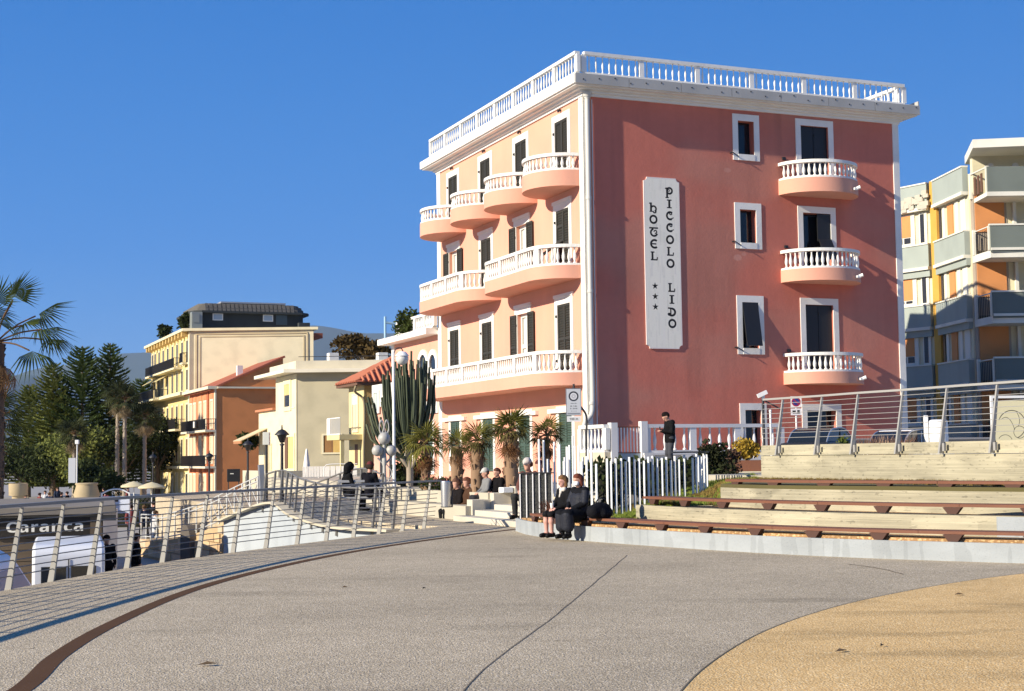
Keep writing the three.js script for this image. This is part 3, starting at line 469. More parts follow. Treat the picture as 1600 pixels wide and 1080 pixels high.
// cable railings: a tapered blade for each post, nine cables, a flat handrail
function railing(label, line, o) {
  const { y0, h, drop, lean, step, first = 0, n = 9, m = M.steel, rail = .13, side = 1, pm, r = .008, low = .16 } = o, t = thing('railing', label, 'railing'), L0 = plen(line);
  const ps = walk(line, step, first); const nrm = p => [-p.dz * side, p.dx * side];
  for (const p of ps) {
    const [nx, nz] = nrm(p), B = o.bw || .048, T = .02, y = p.y + y0, pos = [];
    const a = [p.x - nx * .06, y - drop, p.z - nz * .06], b = [p.x + nx * lean, y + h - .03, p.z + nz * lean];
    const q = (c, w, d) => [[c[0] - nx * w - p.dx * d, c[1], c[2] - nz * w - p.dz * d], [c[0] + nx * w - p.dx * d, c[1], c[2] + nz * w - p.dz * d], [c[0] + nx * w + p.dx * d, c[1], c[2] + nz * w + p.dz * d], [c[0] - nx * w + p.dx * d, c[1], c[2] - nz * w + p.dz * d]];
    const lo = q(a, B, .022), hi = q(b, T, .016), Q = (A, B2, C, D) => pos.push(...A, ...B2, ...C, ...A, ...C, ...D);
    for (let k = 0; k < 4; k++) Q(lo[k], lo[(k + 1) % 4], hi[(k + 1) % 4], hi[k]); Q(...hi); mb().tri(pos).build('post', pm || m, t);
    if (o.bracket) mb().obox([p.x + p.dx * .09 - nx * .05, y - drop * .45, p.z + p.dz * .09 - nz * .05], [.05, .14, .05], -Math.atan2(p.dz, p.dx)).build('bracket', pm || m, t);
  }
  const at = k => walk(line, .4, 0).map(p => { const [nx, nz] = nrm(p), f = k; return [p.x + nx * lean * f, p.y + y0 + h * f, p.z + nz * lean * f]; });
  for (let i = 0; i < n; i++) { const f = (low + (1 - low) * i / n); mb().tube(at(f), r, 5, Math.ceil(L0 / .5)).build('cable', o.cm || M.cable, t); }
  const top = walk(line, .4, 0).map(p => { const [nx, nz] = nrm(p); return [p.x + nx * lean, p.z + nz * lean, p.y]; });
  mb().strip(top, y0 + h - .02, y0 + h + .02, -rail / 2, rail / 2).build('handrail', m, t);
  return t;
}
M.postPale = mat(.33, .315, .275, .6, { map: mottle });
railing('long steel cable railing along the curved left edge of the plaza', EDGE.slice(6), { y0: 0, h: 1.06, drop: .3, lean: .16, step: 1.18, first: .4, pm: M.postPale, m: mat(.22, .22, .21, .5), side: 1, rail: .1 });
M.railLight = mat(.32, .31, .285, .5);
railing('steel cable railing with leaning posts on the terrace wall', along(WL, .03), { y0: 1.75, h: .98, drop: .2, lean: .13, step: 1.27, first: .7, m: M.railLight, cm: M.railLight, pm: M.railLight, side: -1, rail: .045, bracket: true, n: 8, r: .006, bw: .048 });

// ---------------------------------------------------------------- white pole fence, slatted panel, gate, balustrade
{
  const t = thing('pole_fence', 'curved fence of uneven white flat poles beside the lawn', 'fence'), r = rng(31);
  const run = smooth([[.95, -30.6, .32], [1.7, -29.95, .32], [2.44, -30.2, .48], [3.29, -30.6, .68], [3.95, -31.0, .82], [4.15, -31.7, .9], [4.0, -32.6, .95]], 40);
  for (const p of walk(run, .108)) { if (r() < .06) continue; const top = p.s < .9 ? 1.45 + .45 * r() : 1.38 + .12 * r() + .12 * Math.min(1, p.s / 3.6), g = mesh('pole', BOX1, M.whiteMetal, t); g.scale.set(.042, top - p.y + .02, .026); g.position.set(p.x + .03 * (r() - .5), (top + p.y) / 2 - .01, p.z + .05 * (r() - .5)); g.rotation.y = -.75 + r() * .4; }
  const run2 = [[.55, -33.5, .68], [1.9, -34.6, .68]]; for (const p of walk(run2, .15)) { const top = 1.5 + .6 * r(), g = mesh('pole', BOX1, M.whiteMetal, t); g.scale.set(.042, top - .66, .026); g.position.set(p.x + .05 * r(), (top + .66) / 2, p.z); g.rotation.y = -.7; }
  mb().strip(run.slice(20).map(p => [p[0], p[1], 0]), 1.62, 1.65, -.05, .05).build('top_rail', M.darkIron, t);
  const cvs = document.createElement('canvas'); cvs.width = 64; cvs.height = 512; const x = cvs.getContext('2d'); x.fillStyle = '#121310'; x.fillRect(0, 0, 64, 512); x.fillStyle = '#8b8c84'; for (let i = 0; i < 900; i++) x.fillRect(8 + r() * 48, r() * 512, 1 + 3 * r(), 1 + 1.5 * r());
  const tx = new THREE.CanvasTexture(cvs); tx.colorSpace = THREE.SRGBColorSpace;
  const p = thing('slatted_panel', 'black perforated panel between white uprights at the end of the low wall', 'panel', [.12, .3, -30.9], -.16);
  for (let i = 0; i < 6; i++) { const g = mesh('upright', BOX1, M.whiteMetal, p); g.scale.set(.022, .93 - .04 * (i % 2), .05); g.position.set(.012 + i * .135, .46, 0); if (i < 5) { const pl = mesh('plate', new THREE.BoxGeometry(.105, .92, .012), mat(1, 1, 1, .5, { map: tx }), p); pl.position.set(.08 + i * .135, .47, -.01); } }
  mb().box(0, .93, -.03, .72, .955, .03).build('top_cap', M.darkIron, p);
}
{
  const s = thing('balustrade_wall', 'low white balustrade wall in front of the red side of the hotel', 'balustrade', [HC[0], .9, HC[1]], TH);
  const w2 = mat(.72, .7, .68, .65, { map: mottle });
  mb().box(-.32, -.5, 4.33, 4.75, .48, 4.57).build('base_wall', w2, s);
  const a = mb().box(-.32, .48, 4.3, 4.75, .74, 4.46); for (let x = -.3; x < 4.4; x += 1.3) a.box(x, .48, 4.46, x + .35, .74, 4.6); a.box(-.32, .68, 4.463, 4.75, .74, 4.603).box(-.32, .482, 4.463, 4.75, .53, 4.603); a.build('slotted_beam', w2, s);
  const bm = mesh('balustrade', metreUV(new THREE.BoxGeometry(5, .02, .2).toNonIndexed()), w2, s); bm.position.set(2.25, .75, 4.45);
  const keep = nBal; nBal = 200; balustrade(bm, [[-2.4, 0], [2.45, 0]], .0, .88, { gap: .3, post: 1.62, m: w2 }); nBal = keep;
  mb().box(-.37, .0, 4.35, -.15, 1.72, 4.55).build('pillar', w2, s); mb().box(-1.42, -.5, 4.33, -1.2, 1.68, 4.57).build('pillar', w2, s);
  const rt = mb().box(-1.62, -.5, 2.6, -1.44, .78, 4.5).build('return_wall', M.cream, s);
  const bm2 = mesh('balustrade', metreUV(new THREE.BoxGeometry(.2, .02, 1.9).toNonIndexed()), w2, s); bm2.position.set(-1.53, .79, 3.55); const k2 = nBal; nBal = 200; balustrade(bm2, [[0, .9], [0, -.9]], 0, .84, { gap: .26, post: 1.8, m: M.white }); nBal = k2;
  const g = thing('gate', 'small garden gate of white bars over a grey lower panel', 'gate', [HC[0] + HR[0] * -1.18 + HN[0] * 4.45, .9, HC[1] + HR[1] * -1.18 + HN[1] * 4.45], TH);
  for (let i = 0; i < 8; i++) { const b = mesh('bar', BOX1, M.whiteMetal, g); b.scale.set(.035, .82, .03); b.position.set(.05 + i * .108, 1.13, 0); }
  mb().box(0, .0, -.02, .82, .74, .02).build('lower_panel', mat(.3, .36, .4, .6), g); mb().box(0, 1.53, -.025, .82, 1.56, .025).box(0, .742, -.025, .82, .77, .025).build('frame', M.rustBoard, g);
}
// ---------------------------------------------------------------- signs, posts, street bits
function canvasTex(w, h, draw) { const c = document.createElement('canvas'); c.width = w; c.height = h; draw(c.getContext('2d'), w, h); const t = new THREE.CanvasTexture(c); t.colorSpace = THREE.SRGBColorSpace; return t; }
function plate(w, h, t, d = .02) { const g = new THREE.BoxGeometry(w, h, d), m = mat(1, 1, 1, .5, { map: t }); return [g, [M.greyMetal, M.greyMetal, M.greyMetal, M.greyMetal, m, M.greyMetal]]; }
{
  const s = thing('road_sign', 'white rectangular road sign with a dark ring in front of the hotel corner', 'sign', [1.98, .68, -39.9], .05);
  mb().tube([[0, 0, -.03], [0, 1.3, -.03], [0, 2.02, -.03], [-.1, 2.18, -.03], [-.3, 2.45, -.03], [-.32, 2.85, -.03]], .03, 8, 40).build('post', M.darkIron, s);
  const a = mesh('sign_plate', new THREE.BoxGeometry(.42, .74, .02), mat(1, 1, 1, .5, { map: canvasTex(168, 296, (x, w, h) => { x.fillStyle = '#b9bcc0'; x.fillRect(0, 0, w, h); x.strokeStyle = '#2c2f38'; x.lineWidth = 5; x.strokeRect(4, 4, w - 8, h - 8); x.lineWidth = 16; x.beginPath(); x.arc(84, 86, 46, 0, 7); x.stroke(); x.fillStyle = '#c9c9cc'; x.beginPath(); x.arc(84, 86, 38, 0, 7); x.fill(); x.lineWidth = 3; x.strokeStyle = '#6a6d75'; x.beginPath(); x.arc(84, 86, 22, 0, 7); x.stroke(); x.beginPath(); x.arc(84, 86, 12, 0, 7); x.stroke(); x.fillStyle = '#23252b'; x.font = 'bold 15px sans-serif'; x.textAlign = 'center'; x.fillText('dalle alle', 84, 168); x.font = 'bold 20px sans-serif'; x.fillText('20  7.00-', 84, 200); x.fillText('8 - 24.00', 84, 226); x.font = '14px sans-serif'; x.fillText('20 - 31.10', 84, 252); x.fillStyle = '#7d8087'; x.fillRect(14, 266, w - 28, 16); }) }), s); a.position.set(-.33, 2.36, 0);
  const b = mesh('sign_plate', new THREE.BoxGeometry(.38, .15, .02), mat(1, 1, 1, .5, { map: canvasTex(152, 60, (x, w, h) => { x.fillStyle = '#d4d4d2'; x.fillRect(0, 0, w, h); x.fillStyle = '#222'; x.font = 'bold 34px sans-serif'; x.textAlign = 'center'; x.fillText('100 m', 76, 42); }) }), s); b.position.set(-.33, 1.9, 0);
  const np = thing('road_sign', 'small round no parking sign on a white pole behind the right hand railing', 'sign', [7.7, 1.12, -40], .05);
  mb().cyl([0, 0, -.03], [0, 1.9, -.03], .025).build('post', M.whiteMetal, np);
  const c = mesh('sign_plate', new THREE.BoxGeometry(.3, .3, .02), mat(1, 1, 1, .5, { map: canvasTex(128, 128, (x) => { x.fillStyle = '#ded9d6'; x.fillRect(0, 0, 128, 128); x.fillStyle = '#a3202a'; x.beginPath(); x.arc(64, 64, 54, 0, 7); x.fill(); x.fillStyle = '#2a2f74'; x.beginPath(); x.arc(64, 64, 42, 0, 7); x.fill(); x.strokeStyle = '#a3202a'; x.lineWidth = 12; x.beginPath(); x.moveTo(32, 32); x.lineTo(96, 96); x.stroke(); }) }), np); c.position.set(0, 1.85, 0);
  const d = mesh('sign_plate', new THREE.BoxGeometry(.3, .18, .02), mat(1, 1, 1, .5, { map: canvasTex(128, 76, (x) => { x.fillStyle = '#d9d4d4'; x.fillRect(0, 0, 128, 76); x.fillStyle = '#222'; x.fillRect(18, 22, 40, 22); x.fillRect(74, 18, 30, 34); x.fillRect(20, 54, 88, 6); }) }), np); d.position.set(0, 1.58, 0);
  const cam = thing('security_camera', 'white security camera on a dark arm near the left end of the right hand railing', 'camera', [5.85, 1.12, -34.4], 0);
  mb().cyl([0, 0, 0], [0, 1.75, 0], .03).cyl([0, 1.72, 0], [.42, 1.5, -.1], .018).build('pole', M.darkIron, cam); mb().obox([-.02, 1.85, .03], [.24, .09, .09], .1, 0, .42).build('housing', M.whiteMetal, cam); mb().cyl([0, 1.72, 0], [0, 1.82, 0], .03, .05).build('mount', M.whiteMetal, cam);
  const wp = thing('white_post', 'thin white pole standing behind the end of the right hand railing', 'post', [6.05, 1.12, -34.6]); mb().cyl([0, 0, 0], [0, 1.45, 0], .025).build('shaft', M.whiteMetal, wp); mb().ball([0, 1.46, 0], .035, 8).build('cap', M.whiteMetal, wp);
  const nb = thing('notice_board', 'white framed board with a wheel emblem standing behind the right hand railing', 'board', [9.86, 1.12, -29.2], .1);
  for (const x of [-.38, .38]) { const g = mesh('leg', BOX1, M.whiteMetal, nb); g.scale.set(.045, 1.55, .05); g.position.set(x, .775, 0); } mb().box(-.36, 1.5, -.025, .36, 1.55, .025).build('top_bar', M.whiteMetal, nb);
  const pn = mesh('panel', new THREE.BoxGeometry(.7, .9, .02), mat(1, 1, 1, .6, { map: canvasTex(280, 360, (x) => { x.fillStyle = '#d8cfa8'; x.fillRect(0, 0, 280, 360); x.strokeStyle = '#3a3a34'; x.lineWidth = 6; x.beginPath(); x.arc(150, 190, 112, -2.8, 1.2); x.stroke(); x.lineWidth = 4; x.beginPath(); x.arc(210, 250, 48, 0, 7); x.stroke(); x.beginPath(); x.moveTo(60, 150); x.quadraticCurveTo(130, 90, 170, 230); x.stroke(); x.beginPath(); x.arc(90, 330, 60, -2.6, -.4); x.stroke(); x.beginPath(); x.moveTo(190, 90); x.quadraticCurveTo(230, 150, 200, 205); x.stroke(); }) }), nb); pn.position.set(0, 1.0, 0);
  const dr = thing('white_drum', 'tall white cylindrical drum behind the right hand railing', 'drum', [10.45, 1.12, -36.2]); mb().lathe([[0, 0], [.22, 0], [.225, .02], [.225, 1.18], [.21, 1.22], [.16, 1.24], [0, 1.24]], [0, 0, 0], 20).build('shell', M.whiteMetal, dr); for (const y of [.4, .8]) mb().cyl([0, y, 0], [0, y + .03, 0], .232, .232, 20).build('hoop', M.whiteMetal, dr);
  const bl = thing('white_post', 'square white post left of the white drum', 'post', [10.2, 1.12, -36.4]); mb().rbox(-.05, 0, -.05, .05, 1.35, .05).build('shaft', M.whiteMetal, bl);
  const bin = thing('litter_bin', 'tall brushed steel cylindrical litter bin on the terrace ledge', 'bin', [-1.68, .36, -36.5]); mb().lathe([[0, 0], [.1, 0], [.115, .02], [.125, .62], [.11, .65], [.1, .64], [.1, .6], [0, .6]], [0, 0, 0], 20).build('body', M.steel, bin); mb().cyl([0, -.0, 0], [0, .02, 0], .13, .13, 16).build('foot_ring', M.darkIron, bin);
  mb().box(.13, .0, -.02, .17, .64, .02).build('side_post', M.darkIron, bin);
}

// ---------------------------------------------------------------- footbridge over the stream mouth, beach kiosk, vans, planters
{
  const t = thing('footbridge', 'humped footbridge with white side wall, ochre stone abutment and lattice railings', 'bridge');
  // side line (x, z) with the height of its deck
  const ln = smooth([[-2.75, -34.4, -.12], [-4.5, -37.6, -.16], [-6.0, -41.2, .0], [-7.45, -46, .22], [-9.2, -49.6, -.25], [-11.2, -53.2, -.95], [-13.4, -57, -1.45], [-15.5, -61, -1.6]], 60);
  const wallM = mat(.42, .455, .475, .75, { map: mottle, bumpMap: grainBump, bumpScale: .004 });
  const k = 38; // white part, then stone part
  const face = (a, b, m, name, th) => { const P = ln.slice(a, b), pos = []; const n = P.length; const q = (A, B, C, D) => pos.push(...A, ...B, ...C, ...A, ...C, ...D);
    for (let i = 0; i < n - 1; i++) { const p = P[i], r = P[i + 1], w = [.92 * th, -.385 * th]; const A = [p[0], -2.6, p[1]], B = [r[0], -2.6, r[1]], C = [r[0], r[2], r[1]], D = [p[0], p[2], p[1]]; q(A, D, C, B); q(D, [D[0] + w[0], D[1], D[2] + w[1]], [C[0] + w[0], C[1], C[2] + w[1]], C); const A2 = [A[0] + w[0], A[1], A[2] + w[1]], B2 = [B[0] + w[0], B[1], B[2] + w[1]], C2 = [C[0] + w[0], C[1], C[2] + w[1]], D2 = [D[0] + w[0], D[1], D[2] + w[1]]; q(A2, B2, C2, D2); if (i === 0) q(A, A2, D2, D); if (i === n - 2) q(B, C, C2, B2); }
    return mb().tri(pos).build(name, m, t); };
  face(0, k + 1, wallM, 'side_wall', 2.6); face(k, 61, mat(.5, .36, .2, .9, { map: mottle, bumpMap: grainBump, bumpScale: .01 }), 'stone_abutment', 2.6);
  mb().strip(ln.slice(0, k + 1), .0, .06, -.12, .25).build('edge_coping', M.cream, t);
  const stoneMs = [[.6, .43, .24], [.52, .36, .2], [.66, .5, .3], [.45, .3, .17], [.58, .45, .3]].map(c => mat(...c, .9, { map: mottle, bumpMap: grainBump, bumpScale: .012 })), r = rng(61);
  const P = walk(ln.slice(k), .1, 0); let row = 0;
  for (let y = -2.2; y < -.3; y += .31, row++) for (let i = (row % 2) * 3; i < P.length - 9;) { const w = 5 + Math.floor(r() * 5), a = P[i], b = P[Math.min(P.length - 1, i + w)]; const top = Math.min(a.y, b.y); if (y + .3 < top + .02) { const g = mesh('stone', BOX1, stoneMs[r() * 5 | 0], t), l = Math.hypot(b.x - a.x, b.z - a.z); g.scale.set(l - .03, .28, .1 + .05 * r()); g.position.set((a.x + b.x) / 2, y + .15, (a.z + b.z) / 2); g.rotation.y = -Math.atan2(b.z - a.z, b.x - a.x); } i += w; }
  { const p = walk(ln.slice(k), 1e9, 3.6)[0]; if (p) { const sh = new THREE.Shape(); sh.moveTo(-.55, -2.3); sh.lineTo(.55, -2.3); sh.lineTo(.55, -1.3); sh.absarc(0, -1.3, .55, 0, Math.PI); const g = new THREE.ExtrudeGeometry(sh, { depth: .5, bevelEnabled: false }); g.translate(0, 0, -.25); const o = new MB().add(g).build('arch_shade_block', mat(.1, .085, .07, .9), t); o.position.set(p.x, 0, p.z); o.rotation.y = -Math.atan2(p.dz, p.dx); } }  // solid arch block, its dark colour painted in for the shade inside
  // lattice railing on the far half, cable railing on the near half
  const far = walk(ln.slice(30), .85, 0), H2 = 1.0, wm = mat(.56, .56, .53, .5, { metalness: .2 });
  for (let i = 0; i < far.length; i++) { const p = far[i]; mb().cyl([p.x, p.y, p.z], [p.x, p.y + H2, p.z], .03, .03, 6).build('lattice_post', wm, t);
    if (i) { const o = far[i - 1]; for (const f of [.12, .86, 1.0]) mb().cyl([o.x, o.y + H2 * f, o.z], [p.x, p.y + H2 * f, p.z], .025, .025, 5).build('lattice_rail', wm, t); if (i < 8) for (const s of [0, 1]) mb().cyl([o.x, o.y + H2 * (s ? .86 : .12), o.z], [p.x, p.y + H2 * (s ? .12 : .86), p.z], .016, .016, 5).build('lattice_bar', wm, t); } }
  const pk = ln[29], g = mesh('pylon', BOX1, M.steel, t); g.scale.set(.16, 1.35, .2); g.position.set(pk[0], pk[2] + .66, pk[1]); g.rotation.set(0, .4, .06);
  const near = walk(ln.slice(0, 30), 1.15, .2); const dk = mat(.2, .19, .17, .5, { metalness: .3 });
  for (const p of near) { const q = mesh('post', BOX1, dk, t); q.scale.set(.05, 1.25, .11); q.position.set(p.x + .04, p.y + .42, p.z); q.rotation.set(0, .4, -.1); }
  for (let i = 0; i < 8; i++) mb().tube(near.map(p => [p.x + .05 + .01 * i, p.y + .12 + i * .105, p.z]), .008, 4, 24).build('cable', M.cable, t);
  mb().tube(near.map(p => [p.x + .13, p.y + 1.02, p.z]), .028, 6, 40).build('handrail', dk, t);
  // other side of the deck
  const off = ln.slice(19, 46).map(p => [p[0] + 2.5, p[1] - 1.0, p[2]]), no = walk(off, 1.15, .2);
  for (const p of no) { const q = mesh('post', BOX1, dk, t); q.scale.set(.05, 1.15, .11); q.position.set(p.x, p.y + .5, p.z); q.rotation.set(0, .4, -.06); }
  for (let i = 0; i < 6; i++) mb().tube(no.map(p => [p.x, p.y + .15 + i * .14, p.z]), .01, 4, 40).build('cable', M.cable, t);
  mb().tube(no.map(p => [p.x, p.y + 1.04, p.z]), .03, 6, 50).build('handrail', dk, t);
  for (const p of walk(ln.slice(0, 40), .3, .1)) { const q = mesh('deck_board', BOX1, M.postPale, t); q.scale.set(2.5, .035, .27); q.position.set(p.x + 1.25, p.y + .02, p.z - .5); q.rotation.y = .39; }
}
M.kiosk = mat(.12, .085, .05, .8, { map: tex(256, 256, [1, .9], (u, v) => { const n = .75 + .5 * fbm(u, v, 3, 40, 3, 71); return [n, n, n]; }) });
{ // kiosk: front looks to the camera
  const k = thing('beach_kiosk', 'dark timber beach kiosk with a flat roof and a white lettered name', 'kiosk', [-14.42, -1.98, -33.2], .27);
  mb().box(-2.2, 0, -8, 5.0, 2.35, -.02).build('body', M.kiosk, k);
  for (let i = 0; i < 9; i++) { const b = mesh('cladding_board', BOX1, M.kiosk, k); b.scale.set(7.2, .25, .03); b.position.set(1.4, .14 + i * .26, .0); b.rotation.x = -.04; }
  mb().rbox(-2.7, 2.36, -8.6, 5.3, 2.55, .25, .02).build('roof', mat(.22, .19, .15, .85, { map: mottle }), k); mb().box(-2.7, 2.2, .02, 5.3, 2.34, .06).build('fascia', mat(.2, .18, .14, .8), k);
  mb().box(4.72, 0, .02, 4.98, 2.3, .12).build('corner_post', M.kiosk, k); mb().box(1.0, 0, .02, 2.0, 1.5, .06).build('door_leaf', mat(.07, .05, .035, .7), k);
  const s = mesh('name_sign', new THREE.BoxGeometry(2.3, .44, .03), mat(1, 1, 1, .7, { map: canvasTex(460, 88, (x, w, h) => { x.fillStyle = '#241d12'; x.fillRect(0, 0, w, h); x.fillStyle = '#efeada'; x.font = 'bold 84px sans-serif'; x.textAlign = 'center'; x.setTransform(1.06, 0, 0, .78, 0, 0); x.fillText('Caranca', w / 2 / 1.06, 82); }) }), k); s.position.set(3.72, 2.08, .07);
}
function van(label, pos, turn, s, glass = true) { // panel van seen from its side and roof
  const t = thing('van', label, 'van', pos, turn), wm = mat(.72, .73, .74, .35);
  const sh = new THREE.Shape(); sh.moveTo(-2.5, .45); sh.lineTo(-2.5, 2.1); sh.quadraticCurveTo(-2.5, 2.32, -2.2, 2.34); sh.lineTo(.7, 2.36); sh.quadraticCurveTo(1.05, 2.34, 1.25, 2.05); sh.lineTo(1.75, 1.32); sh.lineTo(2.4, 1.12); sh.quadraticCurveTo(2.6, 1.0, 2.6, .45); sh.lineTo(-2.5, .45);
  const g = new THREE.ExtrudeGeometry(sh, { depth: 1.7, bevelEnabled: true, bevelSize: .06, bevelThickness: .08, bevelSegments: 2 }); g.translate(0, 0, -.85); new MB().add(g).build('body', wm, t);
  const ws = mb().obox([1.56, 1.7, 0], [.03, .86, 1.5], 0, 0, .6); ws.build('windscreen', mat(.1, .17, .24, .35), t);
  for (const s2 of [-1, 1]) { mb().box(.35, 1.38, s2 * .945 - .01, 1.15, 1.98, s2 * .945 + .01).build('side_window', M.glass, t); mb().box(-2.2, 1.3, s2 * .94 - .01, .2, 1.42, s2 * .94 + .01).build('side_moulding', M.black, t);
    for (const x of [-1.6, 1.6]) { const w = mb().cyl([x, .34, s2 * .7], [x, .34, s2 * .93], .34, .34, 18).build('wheel', M.black, t); mb().cyl([x, .34, s2 * .93], [x, .34, s2 * .945], .19, .19, 14).build('rim', M.steel, w); } }
  mb().box(2.58, .8, -.7, 2.67, .95, -.4).build('headlight', M.door, t); mb().box(2.58, .8, .4, 2.67, .95, .7).build('headlight', M.door, t);
  mb().box(-2.585, 1.35, -.7, -2.565, 1.95, -.06).build('rear_window', M.glass, t); mb().box(-2.585, 1.35, .06, -2.565, 1.95, .7).build('rear_window', M.glass, t); mb().box(-2.58, .55, -.015, -2.57, 2.1, .015).build('door_seam', M.black, t); for (const z of [-.85, .85]) mb().rbox(-2.59, .9, z - .06, -2.56, 1.3, z + .06, .01).build('tail_light', mat(.35, .02, .02, .3), t); mb().rbox(-2.62, .42, -.85, -2.56, .6, .85, .02).build('bumper', M.black, t);
  t.scale.setScalar(s); return t;
}
van('white van standing below the plaza in front of the lettered timber kiosk', [-9.75, -2.4, -32.4], 1.865, .97).scale.z = .76;
tag(mb().prism([[-15, -20], [-7.2, -20], [-7.2, -27], [-15, -27]], -2.3, -2.28).build('ramp', M.creamPlain), 'paved ramp below the plaza edge on the left', null, null, 'structure');
van('white van with a blue tinted windscreen at the left edge below the plaza', [-9.95, -2.28, -25], 0, 1);
function car(label, pos, turn, col, s = 1) {
  const t = thing('car', label, 'car', pos, turn), m = mat(...col, .3);
  const sh = new THREE.Shape(); sh.moveTo(-2.0, .32); sh.quadraticCurveTo(-2.12, .8, -1.95, .95); sh.lineTo(-1.25, 1.0); sh.lineTo(1.2, .98); sh.lineTo(1.9, .84); sh.quadraticCurveTo(2.08, .7, 2.05, .32); sh.lineTo(-2, .32);
  let g = new THREE.ExtrudeGeometry(sh, { depth: 1.5, bevelEnabled: true, bevelSize: .05, bevelThickness: .1, bevelSegments: 2 }); g.translate(0, 0, -.75); new MB().add(g).build('body', m, t);
  const c2 = new THREE.Shape(); c2.moveTo(-1.7, .98); c2.quadraticCurveTo(-1.3, 1.42, -.9, 1.44); c2.quadraticCurveTo(-.2, 1.5, .3, 1.42); c2.lineTo(1.15, .98); c2.lineTo(-1.7, .98);
  g = new THREE.ExtrudeGeometry(c2, { depth: 1.26, bevelEnabled: true, bevelSize: .03, bevelThickness: .06, bevelSegments: 1 }); g.translate(0, 0, -.63); new MB().add(g).build('window_band', M.glass, t);
  mb().strip([[-.95, 0, 1.45], [-.6, 0, 1.48], [-.1, 0, 1.485], [.32, 0, 1.44]], .0, .03, -.66, .66).build('roof', m, t);
  for (const s2 of [-1, 1]) { mb().tube([[-1.72, 1.0, s2 * .7], [-1.25, 1.38, s2 * .68], [-.4, 1.5, s2 * .67], [.35, 1.44, s2 * .68], [1.18, 1.0, s2 * .7]], .03, 6, 24).build('roof_rail', M.steel, t); mb().cyl([-.35, 1.0, s2 * .71], [-.3, 1.46, s2 * .68], .03).build('pillar', m, t); mb().rbox(.75, .95, s2 * .82 - .06, .95, 1.08, s2 * .82 + .06, .02).build('mirror', m, t);
    for (const x of [-1.3, 1.3]) { const w = mb().cyl([x, .31, s2 * .6], [x, .31, s2 * .83], .31, .31, 18).build('wheel', M.black, t); mb().cyl([x, .31, s2 * .83], [x, .31, s2 * .845], .19, .19, 14).build('rim', M.steel, w); } }
  t.scale.setScalar(s); return t;
}
car('black car with a silver roof line parked behind the left part of the terrace railing', [8.05, 1.1, -38.2], 1.02, [.02, .02, .024], .74);
car('white car parked behind the terrace railing near the white drum', [9.9, 1.1, -37.0], .85, [.7, .7, .7], .68);
